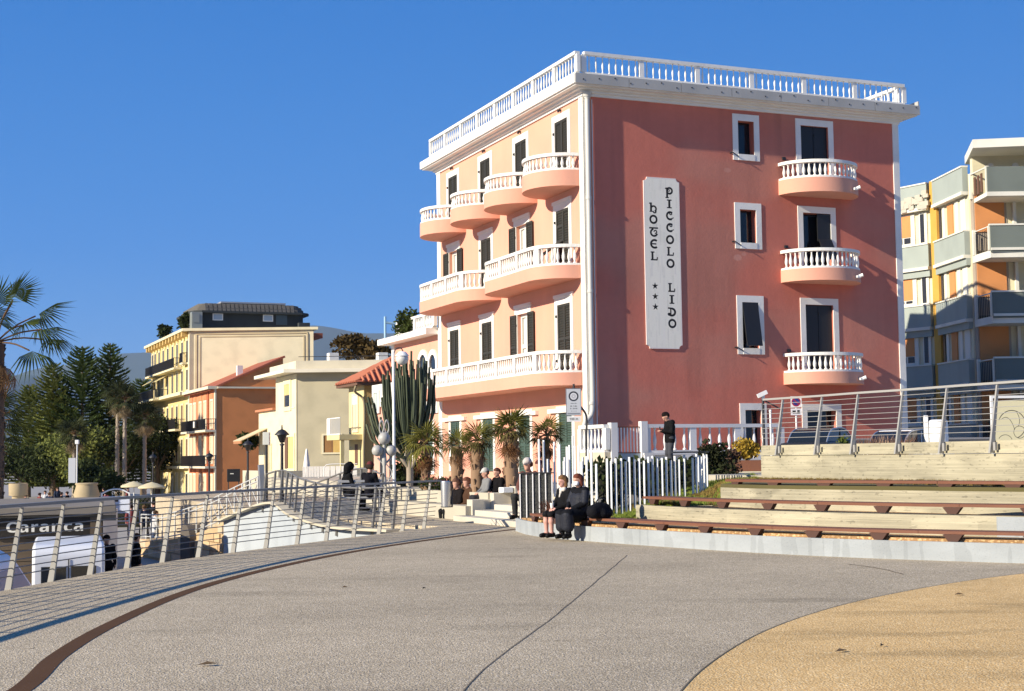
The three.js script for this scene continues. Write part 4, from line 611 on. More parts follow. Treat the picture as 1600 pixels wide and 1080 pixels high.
// pots and planters
{
  const pm = mat(.42, .33, .19, .8, { map: mottle });
  tag(mb().prism([[-24, -43.5], [-13.3, -43.5], [-13.4, -50], [-15.5, -56], [-26, -60]], -2.3, .0).build('promenade', mat(.62, .6, .55, .9, { map: mottle })), 'pale raised promenade behind the timber kiosk', null, null, 'structure');
  const p1 = thing('planter', 'narrow ochre stone planter shaped like a mushroom on the promenade', 'planter', [-16.3, 0, -48.6]); mb().lathe([[0, 0], [.2, 0], [.2, .5], [.3, .52], [.31, .9], [.27, .92], [.26, .84], [0, .84]], [0, 0, 0], 18).build('pot', pm, p1); mb().ball([0, .86, 0], .24, 8, [1, .3, 1]).build('soil', M.rustDark, p1);
  const p2 = thing('planter', 'round bellied ochre planter bowl on the promenade', 'planter', [-14.05, 0, -48.6]); mb().lathe([[0, 0], [.34, 0], [.36, .1], [.31, .12], [.33, .2], [.42, .52], [.33, .82], [.37, .85], [.36, .9], [.3, .88], [.28, .8], [0, .8]], [0, 0, 0], 20).build('pot', pm, p2); mb().ball([0, .82, 0], .26, 8, [1, .3, 1]).build('soil', M.rustDark, p2);
  const rp = thing('planter_box', 'long red brown metal planter box under the yellow bush', 'planter', [5.75, 1.1, -36.6], -.1); mb().box(-.48, 0, -.25, .5, .05, .28).build('base', M.cream, rp); const b = mb(); b.rbox(-.46, .05, .18, .46, .32, .22, .01).rbox(-.46, .05, -.22, .46, .32, -.18, .01).rbox(-.46, .05, -.18, -.42, .32, .18, .01).rbox(.42, .05, -.18, .46, .32, .18, .01); b.build('side_panels', M.rustBoard, rp); mb().box(-.42, .1, -.18, .42, .28, .18).build('soil', M.rustDark, rp);
  // arched white notice frame, black screen
  const nf = thing('notice_board', 'white arched notice board on the lower promenade behind the railing', 'board', [-14.55, -2.3, -54], .05); mb().rbox(-.5, 2.0, -.03, .5, 2.62, .03, .01).build('panel', mat(.62, .66, .74, .6), nf); for (const x of [-.5, .5]) mb().cyl([x, 0, 0], [x, 2.75, 0], .03).build('leg', M.whiteMetal, nf); mb().tube([[-.5, 2.72, 0], [-.25, 2.84, 0], [0, 2.88, 0], [.25, 2.84, 0], [.5, 2.72, 0]], .03).build('arch', M.whiteMetal, nf); mb().box(-.1, 2.42, .03, .1, 2.5, .04).build('emblem', M.darkIron, nf); mb().box(-.5, 1.7, -.02, .5, 1.74, .02).build('crossbar', M.whiteMetal, nf);
  const sc = thing('black_board', 'square black board in front of the orange house', 'board', [-16.5, -2.3, -87], TH * .5); mb().rbox(-.38, 2.6, -.04, .38, 3.35, .04, .02).build('panel', M.black, sc); mb().box(-.2, 3.05, .04, 0, 3.1, .045).build('print', M.door, sc); for (const x of [-.3, .3]) mb().cyl([x, 0, 0], [x, 2.6, 0], .03).build('leg', M.darkIron, sc);
  for (const [i, x, z, l] of [[0, -21.6, -84, 'cream parasol left of the yellow building entrance'], [1, -19.6, -80, 'second cream parasol lower in front of the hedge']]) { const p = thing('parasol', l, 'parasol', [x, -2.3, z]); mb().cyl([0, 0, 0], [0, 2.5, 0], .03).build('pole', M.whiteMetal, p); mb().lathe([[.02, 2.75], [.3, 2.67], [.75, 2.5], [.75, 2.4], [.73, 2.48], [.3, 2.63], [0, 2.7]], [0, 0, 0], 8).build('canopy', mat(.6, .52, .32, .9), p); }
  const bn = thing('banner_flag', 'tall white banner flag on a pole in front of the pines', 'flag', [-35.2, -2.3, -119], 0); mb().cyl([0, 0, 0], [0, 5.4, 0], .05).build('pole', M.whiteMetal, bn); mb().rbox(-.68, 2.2, -.03, -.1, 4.2, .03, .01).build('banner', mat(.45, .47, .5, .7), bn); mb().rbox(-.15, 5.3, -.12, .15, 5.65, .12, .04).build('lamp_head', M.whiteMetal, bn);
}
function lantern(label, pos, h) { const t = thing('street_lamp', label, 'street lamp', pos); mb().lathe([[0, 0], [.12, 0], [.12, .3], [.06, .4], [.05, h - .3], [.09, h - .25], [.04, h - .2], [0, h - .2]], [0, 0, 0], 10).build('post', M.darkIron, t); mb().lathe([[0, h - .2], [.08, h - .18], [.17, h + .06], [.27, h + .09], [.12, h + .24], [.03, h + .28], [.02, h + .42], [0, h + .43]], [0, 0, 0], 8).build('lantern', M.darkIron, t); return t; }
lantern('black lantern post before the yellow building', [-21.5, -2.3, -88], 4.0);
lantern('black lantern post before the orange facade', [-16.9, -2.3, -82], 4.0);
lantern('black lantern post before the red brown side wall', [-12.6, -1.2, -70], 3.4);
lantern('thick lantern post beside the top of the footbridge', [-8.0, -.0, -51], 2.35);
{
  const t = thing('square_lamp', 'slim dark lamp with a pale square head beside the footbridge', 'street lamp', [-8.7, -.2, -52]); mb().cyl([0, 0, 0], [0, 2.3, 0], .05).build('post', M.darkIron, t); mb().rbox(-.12, 2.3, -.12, .12, 2.75, .12, .02).build('head', mat(.6, .6, .52, .4), t);
  const gl = mat(.4, .39, .36, .5), g = thing('globe_lamp', 'white lamp standard with three white globes and two tall ear shaped loops', 'street lamp', [-3.85, .45, -44], .3), w = gl; mb().lathe([[0, 0], [.2, 0], [.16, .12], [.07, .22], [.05, .9], [.08, 1.0], [.06, 1.25], [0, 1.3]], [0, 0, 0], 12).build('stand', w, g);
  for (const x of [-.21, .21]) { const a = mb().ball([x, 1.36, 0], .17, 14).build('globe', gl, g); mb().cyl([x, 1.15, 0], [x * .3, 1.0, 0], .03).build('arm', w, g); } mb().ball([0, 1.72, 0], .19, 14).build('globe', gl, g); mb().cyl([0, 1.25, 0], [0, 1.55, 0], .05).build('neck', w, g);
  for (const x of [-.08, .08]) { const e = new THREE.TorusGeometry(.085, .022, 6, 16); e.scale(.75, 2.2, 1); e.translate(x, 2.06, 0); mb().add(e).build('loop', w, g); } mb().tube([[.06, .95, .05], [.22, .7, .05], [.1, .4, .05], [.2, .2, .05]], .02).build('scroll', w, g);
  const p = thing('lamp_post', 'tall slim white lamp post with a hooded globe next to the tree cactus', 'street lamp', [-3.64, .4, -45]); mb().cyl([0, 0, 0], [0, 4.45, 0], .05, .04, 10).build('post', M.whiteMetal, p); mb().tube([[0, 4.3, 0], [.08, 4.52, 0], [.22, 4.55, 0], [.3, 4.45, 0]], .02).build('arm', M.darkIron, p); mb().ball([.27, 4.22, 0], .2, 14).build('globe', mat(.6, .6, .56, .4), p); mb().lathe([[.0, 4.45], [.12, 4.43], [.22, 4.3], [.2, 4.3], [0, 4.42]], [.27, 0, 0], 14).build('hood', M.whiteMetal, p);
  const b = thing('park_bench', 'grey metal bench with its back to the camera near the globe lamp', 'bench', [-4.35, .05, -41.8], .15); mb().rbox(-.62, .72, -.02, .62, .8, .02, .008).rbox(-.62, .86, -.02, .62, .93, .02, .008).build('backrest', M.greyMetal, b); mb().rbox(-.62, .41, -.45, .62, .46, -.05, .01).build('seat', M.greyMetal, b); for (const x of [-.55, .55]) mb().box(x - .02, 0, -.42, x + .02, .44, -.38).box(x - .02, 0, -.04, x + .02, .95, .0).build('leg', M.greyMetal, b);
}

// ---------------------------------------------------------------- neighbouring buildings, each square to the street: x along its side, -z along its seafront
const bp = (r, g, b) => mat(r, g, b, .88, { map: mottle, bumpMap: grainBump, bumpScale: .004 });
M.terracotta = bp(.36, .1, .05); M.paneDark = mat(.03, .03, .035, .25); M.creamShut = mat(.62, .55, .36, .7); M.brownShut = mat(.14, .07, .04, .7);
function win(parent, face, a0, a1, y0, y1, pm, fm, fw = .12, name = 'window', at = 0) {
  const f = mb(), F = (x0, ya, x1, yb, d) => face === 'F' ? f.box(at - d, ya, -x0, at, yb, -x1) : f.box(x0, ya, at, x1, yb, at + d);
  F(a0 - fw, y0 - fw, a0, y1 + fw, .07); F(a1, y0 - fw, a1 + fw, y1 + fw, .07); F(a0, y1, a1, y1 + fw, .07); F(a0, y0 - fw, a1, y0, .07);
  const w = f.build(name, fm, parent), m2 = (a0 + a1) / 2, p = mb();
  if (face === 'F') p.box(at - .02, y0, -a0, at + .01, y1, -m2 + .02).box(at - .02, y0, -m2 - .02, at + .01, y1, -a1); else p.box(a0, y0, at - .01, m2 - .02, y1, at + .02).box(m2 + .02, y0, at - .01, a1, y1, at + .02);
  if (face === 'F') { mb().box(at - .02, y0, -a0, at + .01, y1, -m2 + .02).build('pane', pm, w); mb().box(at - .02, y0, -m2 - .02, at + .01, y1, -a1).build('pane', pm, w); }
  else { mb().box(a0, y0, at - .01, m2 - .02, y1, at + .02).build('pane', pm, w); mb().box(m2 + .02, y0, at - .01, a1, y1, at + .02).build('pane', pm, w); }
  return w;
}
function ironBalcony(parent, u0, u1, y, d, slabM, rail = M.darkIron, h = .95) {
  const b = mb().box(-d, y - .18, -u0, 0, y, -u1).build('balcony', slabM, parent), r = mb();
  r.box(-d, y + h - .05, -u0, -d + .05, y + h, -u1).box(-d, y + .08, -u0, -d + .04, y + .12, -u1).box(-d, y + h - .05, -u0, 0, y + h, -u0 - .05).box(-d, y + h - .05, -u1, 0, y + h, -u1 + .05);
  for (let u = u0 + .03; u < u1; u += .17) r.box(-d, y, -u, -d + .03, y + h, -u - .035); for (let x = -d; x < 0; x += .17) r.box(x, y, -u0 - .002, x + .03, y + h, -u0 - .035);
  tag(r.build('railing', rail, b), null, null, null, 'stuff'); return b;
}
{ // yellow building
  const y = thing('apartment_building', 'tall yellow building with cream blind gable wall and dark rooftop pavilion', 'building', [-30.45, -2.3, -139], TH), c = bp(.7, .61, .41), ye = bp(.66, .52, .22), tr = bp(.7, .62, .4);
  mb().prism([[0, -23.3], [12, -23.3], [10.75, 4.45], [0, 0]], 0, 16.1).build('wall', c, y); mb().box(-.06, 0, -23.3, 0, 16.0, -.5).build('front_wall', ye, y); mb().box(-.14, 0, -.55, .3, 16, .12).build('pilaster', tr, y);
  const fr = mb(); fr.box(.45, 9, 0, .62, 15.9, .07).box(.85, 9, 0, .95, 15.6, .05).box(.62, 15.75, 0, 11.1, 15.9, .07).box(.95, 15.5, 0, 10.8, 15.6, .05).box(11.0, 9, 0, 11.15, 15.75, .07).box(10.7, 9, 0, 10.8, 15.5, .05); fr.build('gable_moulding', bp(.52, .42, .25), y).rotation.y = -TH;
  mb().prism([[-.8, -23.6], [12.4, -23.6], [11.1, 4.8], [-.8, .1]], 16.1, 16.35).build('cornice', tr, y); mb().box(11.3, 15.6, -3, 12.6, 16.08, 1).build('eaves_end', M.terracotta, y);
  for (let i = 0; i < 13; i++) { const g = mesh('cornice_bracket', BOX1, bp(.62, .42, .15), y); g.scale.set(.62, .45, .45); g.position.set(-.4, 15.86, -1 - i * 1.8); }
  const us = [1.2, 3.9, 6.7, 9.4, 12.2, 15, 17.6, 20.2, 22];
  [[13.2, 15.3], [10.6, 12.5], [7.2, 9.2], [3.8, 5.9]].forEach(([a, b], f) => us.forEach((u, k) => win(y, 'F', u - .5, u + .5, a, b, (f === 2 && k % 2) ? M.brownShut : (f === 3 && k % 2 === 0) ? M.brownShut : M.paneDark, tr, .18, 'window', -.06)));
  [.9, 4.3, 8.2].forEach((a, i) => us.forEach((u, k) => { if (!i) win(y, 'F', u - .55, u + .55, .3, 2.6, k % 3 ? M.creamShut : M.paneDark, tr, .15, 'shop_window', -.06); }));
  ironBalcony(y, 4, 22, 12.9, .9, tr); ironBalcony(y, 1, 2.6, 13.2, .6, tr); ironBalcony(y, 12, 23, 10.2, 1.6, tr); mb().box(-1.0, 10.05, -23.3, 0, 10.35, .1).build('string_course', tr, y); ironBalcony(y, 2, 23, 6.9, 1.1, tr); ironBalcony(y, 10, 23, 3.4, 1.3, tr); mb().box(-.6, 3.1, -10, 0, 3.35, 0).build('string_course', tr, y);
  for (let i = 0; i < 4; i++) mb().obox([-.7, 12.4 - .15, -13 - 2.7 * i], [1.2, .04, 1.6], 0, 0, .5).build('awning', bp(.7, .6, .3), y);
  const d = bp(.035, .042, .045), pv = mb().box(1.1, 16.35, -9, 11.2, 18.0, -1.2).build('rooftop_pavilion', d, y); mb().prism([[1.2, -.7], [11, -.7], [11.7, -1.2], [12, -2], [12, -9], [.2, -9], [.2, -2], [.5, -1.2]], 18.0, 18.2).build('eaves', d, pv);
  const rf = mb(); for (let i = 0; i < 21; i++) rf.obox([1.7 + i * .42, 18.56, -1.05], [.3, .8, .08], 0, -.42, 0); const oct = (a, b) => [[1.6 + a, -.95 - b], [10.6 - a, -.95 - b], [11.2 - a, -1.4 - b], [11.5 - a, -2.2], [11.5 - a, -8.5], [.6 + a, -8.5], [.6 + a, -2.2], [.9 + a, -1.4 - b]]; rf.prism(oct(0, 0), 18.2, 18.5).prism(oct(.18, .15), 18.5, 18.75).prism(oct(.5, .4), 18.75, 18.95); rf.build('mansard_roof', bp(.12, .11, .095), pv); mb().box(3.2, 19.05, -8, 9.6, 19.2, -1.7).build('roof_trim', M.greyMetal, pv);
  for (const x of [2.3, 7.2]) { const w = mb().box(x, 17.3, -1.2, x + 1.0, 18.0 - .04, -1.12).build('window', M.whiteMetal, pv); mb().box(x + .1, 17.38, -1.12, x + .9, 17.88, -1.1).build('pane', mat(.35, .42, .5, .15), w); } mb().box(8.5, 17.0, -1.2, 9.6, 17.96, -1.14).build('window', mat(.06, .08, .085, .3), pv); mb().box(.2, 16.35, -1.6, 1.2, 18.0, -.5).box(.25, 17.0, -.5, .9, 17.8, -.45).build('glazed_corner', mat(.25, .27, .25, .3), pv); mb().box(10.6, 16.35, -1.0, 11.7, 17.2, -.4).build('parapet', d, pv);
}
{ // orange building
  const o = thing('orange_house', 'three storey orange house with cream shutters and a terracotta pitched roof', 'house', [-25.62, -2.3, -127], TH), or = bp(.62, .24, .11), sd = bp(.66, .245, .08), tr = bp(.7, .62, .45);
  mb().box(0, 0, -12.2, 5.9, 10.1, 0).build('wall', sd, o); mb().box(-.06, 0, -12.2, 0, 10.05, .03).build('front_wall', or, o); mb().box(-.1, 0, -.35, .02, 10.05, .08).build('pilaster', tr, o);
  const g = new THREE.ExtrudeGeometry(new THREE.Shape([[0, 10.1], [5.9, 10.1], [5.9, 12.72]].map(p => new THREE.Vector2(...p))), { depth: 12.2, bevelEnabled: false }); g.translate(0, 0, -12.2); new MB().add(g).build('gable', sd, o);
  const rf = mb().obox([2.75, 11.42, -6.1], [7.2, .18, 12.6], 0, 0, .42).build('roof', M.terracotta, o); mb().box(-.75, 10.0, -12.3, .1, 10.25, .25).box(.1, 10.05, 0, 5.95, 10.2, .45).build('eaves', tr, o);
  mb().box(2.3, 11.0, -2.6, 2.8, 12.2, -2.1).build('chimney', M.white, rf);
  const us = [1.4, 4.4, 6.6, 9.4, 11.2]; [[6.8, 9.0], [3.75, 5.9], [.3, 2.5]].forEach(([a, b], f) => us.forEach((u, k) => { const w = win(o, 'F', u - .5, u + .5, a, b, k % 3 === 1 ? M.creamShut : M.creamShut, tr, .2, 'window', -.06); mb().box(-.1, b + .25, -u - .55, -.06, b + .75, -u + .55).build('lintel', f ? M.terracotta : or, w); }));
  ironBalcony(o, -.1, 11.8, 6.5, .95, tr); ironBalcony(o, -.1, 11.8, 3.35, .95, tr); mb().cyl([-.12, 0, -2.9], [-.12, 10, -2.9], .07).build('drainpipe', M.terracotta, o);
  for (let i = 0; i < 3; i++) mb().rbox(-1.15, 6.75, -3.6 - i * .8, -.98, 7.3, -3.1 - i * .8, .02).build('hanging_towel', i === 1 ? M.white : M.black, o);
  mb().cyl([5.5, 6.4, .3], [5.5, 9.6, .3], .13).box(5.2, 9.5, .1, 5.8, 9.62, .5).build('flue', bp(.6, .28, .16), o);
}
{ // grey beige building
  const g = thing('flat_roofed_house', 'grey beige two storey house with a double flat roof edge and planted roof terrace', 'house', [-14.61, -2, -99.6], TH), w = bp(.5, .44, .29), f = bp(.72, .64, .42), tr = bp(.7, .64, .5);
  mb().prism([[0, -5.85], [12, -5.85], [11.1, 4.6], [0, 0]], -.5, 9.4).build('wall', w, g); mb().box(-.05, -.5, -5.85, 0, 9.35, .02).build('front_wall', f, g); mb().box(-.04, -.5, -11.3, 6, 7.1, -5.86).build('wing', f, g); mb().box(-.3, 7.1, -11.4, 6, 7.25, -5.87).build('wing_parapet', bp(.5, .2, .1), g);
  mb().prism([[-1.0, -8.6], [12.4, -8.6], [11.4, 5.5], [-1.0, .35]], 9.4, 9.64).build('lower_roof_edge', tr, g); mb().prism([[-.1, -7.5], [12.3, -7.5], [11.2, 4.85], [-.1, .1]], 9.64, 10.22).build('roof_parapet', bp(.6, .54, .4), g);
  const a = win(g, 'F', 1.6, 3.1, 7.2, 8.75, M.paneDark, f, .3, 'window', -.05); mb().box(-.09, 8.0, -3.1, -.06, 8.75, -1.6).build('roller_blind', bp(.62, .45, .2), a); mb().box(-.09, 7.05, -3.6, -.06, 7.12, -.3).build('sill', tr, a);
  const b = win(g, 'F', .5, 3.0, 2.95, 5.1, bp(.66, .5, .2), f, .25, 'window', -.05); mb().box(-.12, 2.9, -3, -.1, 5.1, -2.2).build('shutter', M.brownShut, b);
  for (const u of [7.2, 8.6]) win(g, 'F', u, u + .7, 2.2, 4.6, bp(.5, .45, .3), f, .12, 'window', -.04); const aw = mb().obox([-1.0, 5.4, -9.8], [2.2, .06, 2.6], 0, 0, .42).build('awning', bp(.66, .52, .32), g); mb().box(-2.0, 4.75, -11, -1.9, 4.95, -8.5).build('valance', bp(.4, .18, .08), aw);
  const c = win(g, 'S', 1.8, 2.95, 4.0, 5.15, bp(.3, .15, .05), f, .12); mb().box(2.45, 4.0, .02, 2.95, 5.15, .05).build('shutter', bp(.6, .4, .12), c); c.rotation.y = -TH;
  for (let i = 0; i < 3; i++) mb().rbox(2.2 + i * 3.2, 10.22, -.4 + i, 2.9 + i * 3.2, 10.8, .2 + i, .03).build('planter', M.white, g); mb().box(5.2, 10.2, -2.4, 5.9, 11.6, -1.7).build('stair_hut', M.white, g); mb().cyl([6.6, 10.2, -1], [6.6, 13.5, -1], .09).cyl([6.6, 13.1, -1], [12.5, 12.2, -.4], .09).build('pergola_frame', mat(.32, .5, .62, .5), g);
  for (let i = 0; i < 18; i++) { const q = mesh('railing_bar', BOX1, M.darkIron, g); q.scale.set(.66, .04, .03); q.position.set(.4 + i * .62, 10.5, .2 + i * .25); q.rotation.y = -TH; }
}
{ // yellow cottage with tiled roof
  const s = thing('tiled_cottage', 'small ochre yellow house with a red tiled roof and a side balcony', 'house', [-8.46, -1.2, -84], TH), w = bp(.62, .4, .14), y = bp(.66, .55, .28), tr = bp(.7, .62, .46);
  mb().box(0, -1, -3, 6, 7.0, 0).build('wall', w, s); mb().box(-.05, -1, -3, 0, 6.95, .02).build('front_wall', y, s); mb().box(-.65, 6.92, -3.6, 6.6, 7.1, .7).build('eaves', M.brownShut, s);
  const pos = [], q = (A, B, C, D) => pos.push(...A, ...B, ...C, ...A, ...C, ...D), A = [-.75, 7.1, .8], B = [6.7, 7.1, .8], C = [6.7, 7.1, -3.7], D = [-.75, 7.1, -3.7], E1 = [2.6, 8.9, -1.45], E2 = [4.8, 8.9, -1.45]; q(A, B, E2, E1); pos.push(...D, ...A, ...E1); q(C, D, E1, E2); pos.push(...B, ...C, ...E2); const rf = mb().tri(pos).build('roof', M.terracotta, s);
  const rows = mb(); for (let i = 0; i < 22; i++) { const x = -.6 + i * .34, k = cl(Math.min((x + .75) / 3.3, (6.7 - x) / 1.9)); if (k > .05) rows.cyl([x, 7.14, .8], [x, 7.12 + 1.77 * k, .8 - 2.25 * k], .085, .085, 6); } for (let i = 0; i < 12; i++) { const z = .6 - i * .36, k = cl(Math.min((.8 - z) / 2.25, (z + 3.7) / 2.25)); if (k > .05) rows.cyl([-.75, 7.14, z], [-.75 + 3.3 * k, 7.12 + 1.77 * k, z], .085, .085, 6); } tag(rows.build('roof_tiles', bp(.5, .17, .09), rf), null, null, null, 'stuff');
  mb().tube([[-.6, 6.9, .4], [-.65, 6.6, .2], [-.2, 6.3, .02], [-.08, 6.1, .06], [-.08, 3, .06], [-.08, 0, .06]], .07, 8, 40).build('drainpipe', bp(.3, .25, .15), s);
  const w1 = win(s, 'F', 1.1, 2.1, 4.4, 6.4, M.creamShut, tr, .12, 'window', -.05); mb().box(-.09, 5.9, -2.1, -.07, 6.4, -1.1).build('blind', M.white, w1);
  const b = mb().box(-1.4, 3.85, -3, 0, 4.15, -.3).build('balcony', y, s); mb().box(-1.4, 4.15, -3, -1.28, 5.1, -2.3).build('pier', M.white, b); for (let i = 0; i < 9; i++) { const p = mesh('bar', BOX1, M.whiteMetal, b); p.scale.set(.03, .95, .03); p.position.set(-1.35, 4.6, -.4 - i * .22); } for (const x of [0, 1]) mb().box(-1.38, 4.15 + .93 * x, -3, -1.33, 4.2 + .93 * x, -.3).build('rail', M.whiteMetal, b); mb().box(-1.3, -.5, -.6, -1.1, 3.85, -.4).build('post', y, b); mb().box(-.06, 2.4, -1.8, -.05, 3.6, -1.2).build('vent', M.brownShut, s);
}
{ // annex of the hotel with arches
  const a = thing('hotel_annex', 'lower pink annex left of the hotel with arched openings and a roof balustrade', 'building', [HC[0], .9, HC[1]], TH), z0 = -L - .04, z1 = -21.35;
  mb().box(0, -2, z1, 9, 6.0, z0).build('wall', M.salmon, a); mb().rbox(-.6, 6.0, z1 - .5, 9, 6.28, z0 + .02, .02).build('roof_slab', M.white, a); mb().box(-.05, -2, z1 - .02, .0, 6, z1 + .35).build('pilaster', M.white, a);
  const p = mesh('roof_parapet', metreUV(new THREE.BoxGeometry(.24, .04, 5.2).toNonIndexed()), M.white, a); p.position.set(-.2, 6.3, -17.4); nBal = 400; const pts = [[0, 2.6], [0, -2.5]]; mb().strip(pts, 0, .06, -.09, .09).build('plinth', M.white, p); balustrade(p, pts, .0, .7, { gap: .2, post: 1.3 });
  for (const [u, w] of [[16.85, .5], [15.55, .42], [15.0 - .05, .06]]) { if (w < .1) continue; const sh = new THREE.Shape(); const arch = (x, r, t, b) => { x.moveTo(-r, b); x.lineTo(r, b); x.lineTo(r, t); x.absarc(0, t, r, 0, Math.PI); x.lineTo(-r, b); }; arch(sh, w + .22, 4.75, 2.6); const h = new THREE.Path(); arch(h, w, 4.75, 2.6); sh.holes.push(h); const g = new THREE.ExtrudeGeometry(sh, { depth: .08, bevelEnabled: false }); g.rotateY(-Math.PI / 2); g.translate(0, 0, -u); const f = new MB().add(g).build('arch_frame', M.white, a); const s2 = new THREE.Shape(); arch(s2, w, 4.75, 2.6); const g2 = new THREE.ExtrudeGeometry(s2, { depth: .02, bevelEnabled: false }); g2.rotateY(-Math.PI / 2); g2.translate(0, 0, -u); new MB().add(g2).build('pane', M.glass, f); mb().box(-.05, 2.6, -u - w, -.03, 4.6, -u - w * .4).build('curtain', M.door, f); }
  win(a, 'F', 15.6, 16.6, .1, 2.2, M.shutterGreen, M.white, .15, 'window'); win(a, 'F', 18.4, 19.3, .1, 2.1, M.brownShut, M.white, .15, 'window');
  const lw = bp(.66, .36, .27); mb().box(.3, -2.5, -25.4, 6, 3.2, z1 - .03).build('low_wing', lw, a); mb().box(.25, 3.2, -25.5, 6, 4.3, z1 - .05).build('white_parapet', M.white, a);
  for (const u of [23.9, 22.4]) { const sh = new THREE.Shape(); sh.moveTo(-.36, -.7); sh.lineTo(.36, -.7); sh.lineTo(.36, 1.8); sh.absarc(0, 1.8, .36, 0, Math.PI); const g = new THREE.ExtrudeGeometry(sh, { depth: .05, bevelEnabled: false }); g.rotateY(-Math.PI / 2); g.translate(.3, 0, -u); new MB().add(g).build('arched_shutter', M.black, a); }
  win(a, 'F', 24.3, 25.0, 3.0, 3.9, mat(.5, .55, .5, .3), M.white, .12, 'window', .24);
}
// low garden walls and stands before the houses
{
  const gw = thing('garden_wall', 'cream garden wall with round vents behind the footbridge', 'wall', [-12.6, -2.2, -80], TH); mb().box(-.15, 0, -9, .15, 3.15, 0).box(.15, 0, -.3, 8, 3.15, 0).build('wall', M.cream, gw); for (let i = 0; i < 4; i++) { mb().cyl([-.16, 2.6, -1.5 - i * 2], [-.12, 2.6, -1.5 - i * 2], .09).build('vent', M.darkIron, gw); }
  const pl = thing('white_fence', 'white upright panel fence in front of the grey beige house', 'fence', [-11.4, -1.2, -76], .1); for (let i = 0; i < 8; i++) { const g = mesh('panel', BOX1, M.white, pl); g.scale.set(.13, 1.5, .04); g.position.set(.6 + i * .145, .75 + .9, .01 * (i % 2)); } mb().box(.5, .9, -.06, 1.75, .98, -.03).build('rail', M.whiteMetal, pl); mb().box(.5, 0, -.2, 1.8, .88, .1).build('footing', M.cream, pl);
  const p2 = thing('screen_fence', 'white metal screen fence with rounded top before the brown doorway', 'fence', [-9.75, .3, -76], .05); mb().tube([[0, 0, 0], [0, .8, 0], [.08, .95, 0], [.3, 1.0, 0], [1.4, 1.0, 0], [1.7, 1.0, 0]], .025).build('frame', M.whiteMetal, p2); for (let i = 0; i < 6; i++) { const g = mesh('panel', BOX1, M.white, p2); g.scale.set(.24, .8, .02); g.position.set(.16 + i * .28, .5, 0); }
  const bw = thing('board_fence', 'pale horizontal board fence behind the two people on the bench', 'fence', [-9.3, -.5, -70], .12); for (let r = 0; r < 4; r++) for (let c = 0; c < 2; c++) { const g = mesh('board', BOX1, M.cream, bw); g.scale.set(1.16, .24, .04); g.position.set(.65 + c * 1.22, .25 + r * .27, 0); } for (let c = 0; c < 3; c++) { const g = mesh('post', BOX1, M.white, bw); g.scale.set(.05, 1.25, .08); g.position.set(.04 + c * 1.22, .6, 0); }
  const lr = thing('lean_to_roof', 'small stone slate lean to roof below the white screen fence', 'roof', [-9.6, .0, -75], .1); const rr2 = rng(4); for (let r = 0; r < 4; r++) for (let c = 0; c < 7; c++) { const g = mesh('slate', BOX1, bp(.3 + .2 * rr2(), .24 + .1 * rr2(), .17), lr); g.scale.set(.24, .05, .28); g.position.set(c * .25, .06 + r * .1 + c * .02, -r * .2); g.rotation.x = .4; g.rotation.z = .08 * rr2(); }
  const um = thing('parasol', 'closed cream parasol by the grey beige wall', 'parasol', [-11.0, -.2, -78.5]); mb().cyl([0, 0, 0], [0, 2.2, 0], .03).build('pole', M.whiteMetal, um); mb().lathe([[0, 2.35], [.05, 2.3], [.16, 1.6], [.2, 1.1], [.12, .9], [0, .9]], [0, 0, 0], 8).build('canopy', M.white, um);
  const sb = thing('stone_seat', 'white stone block seat on the terrace edge next to a small palm', 'seat', [-.2, .68, -37.2], TH); mb().rbox(-.14, 0, -.16, .14, .14, .16, .02).build('block', M.white, sb);
}
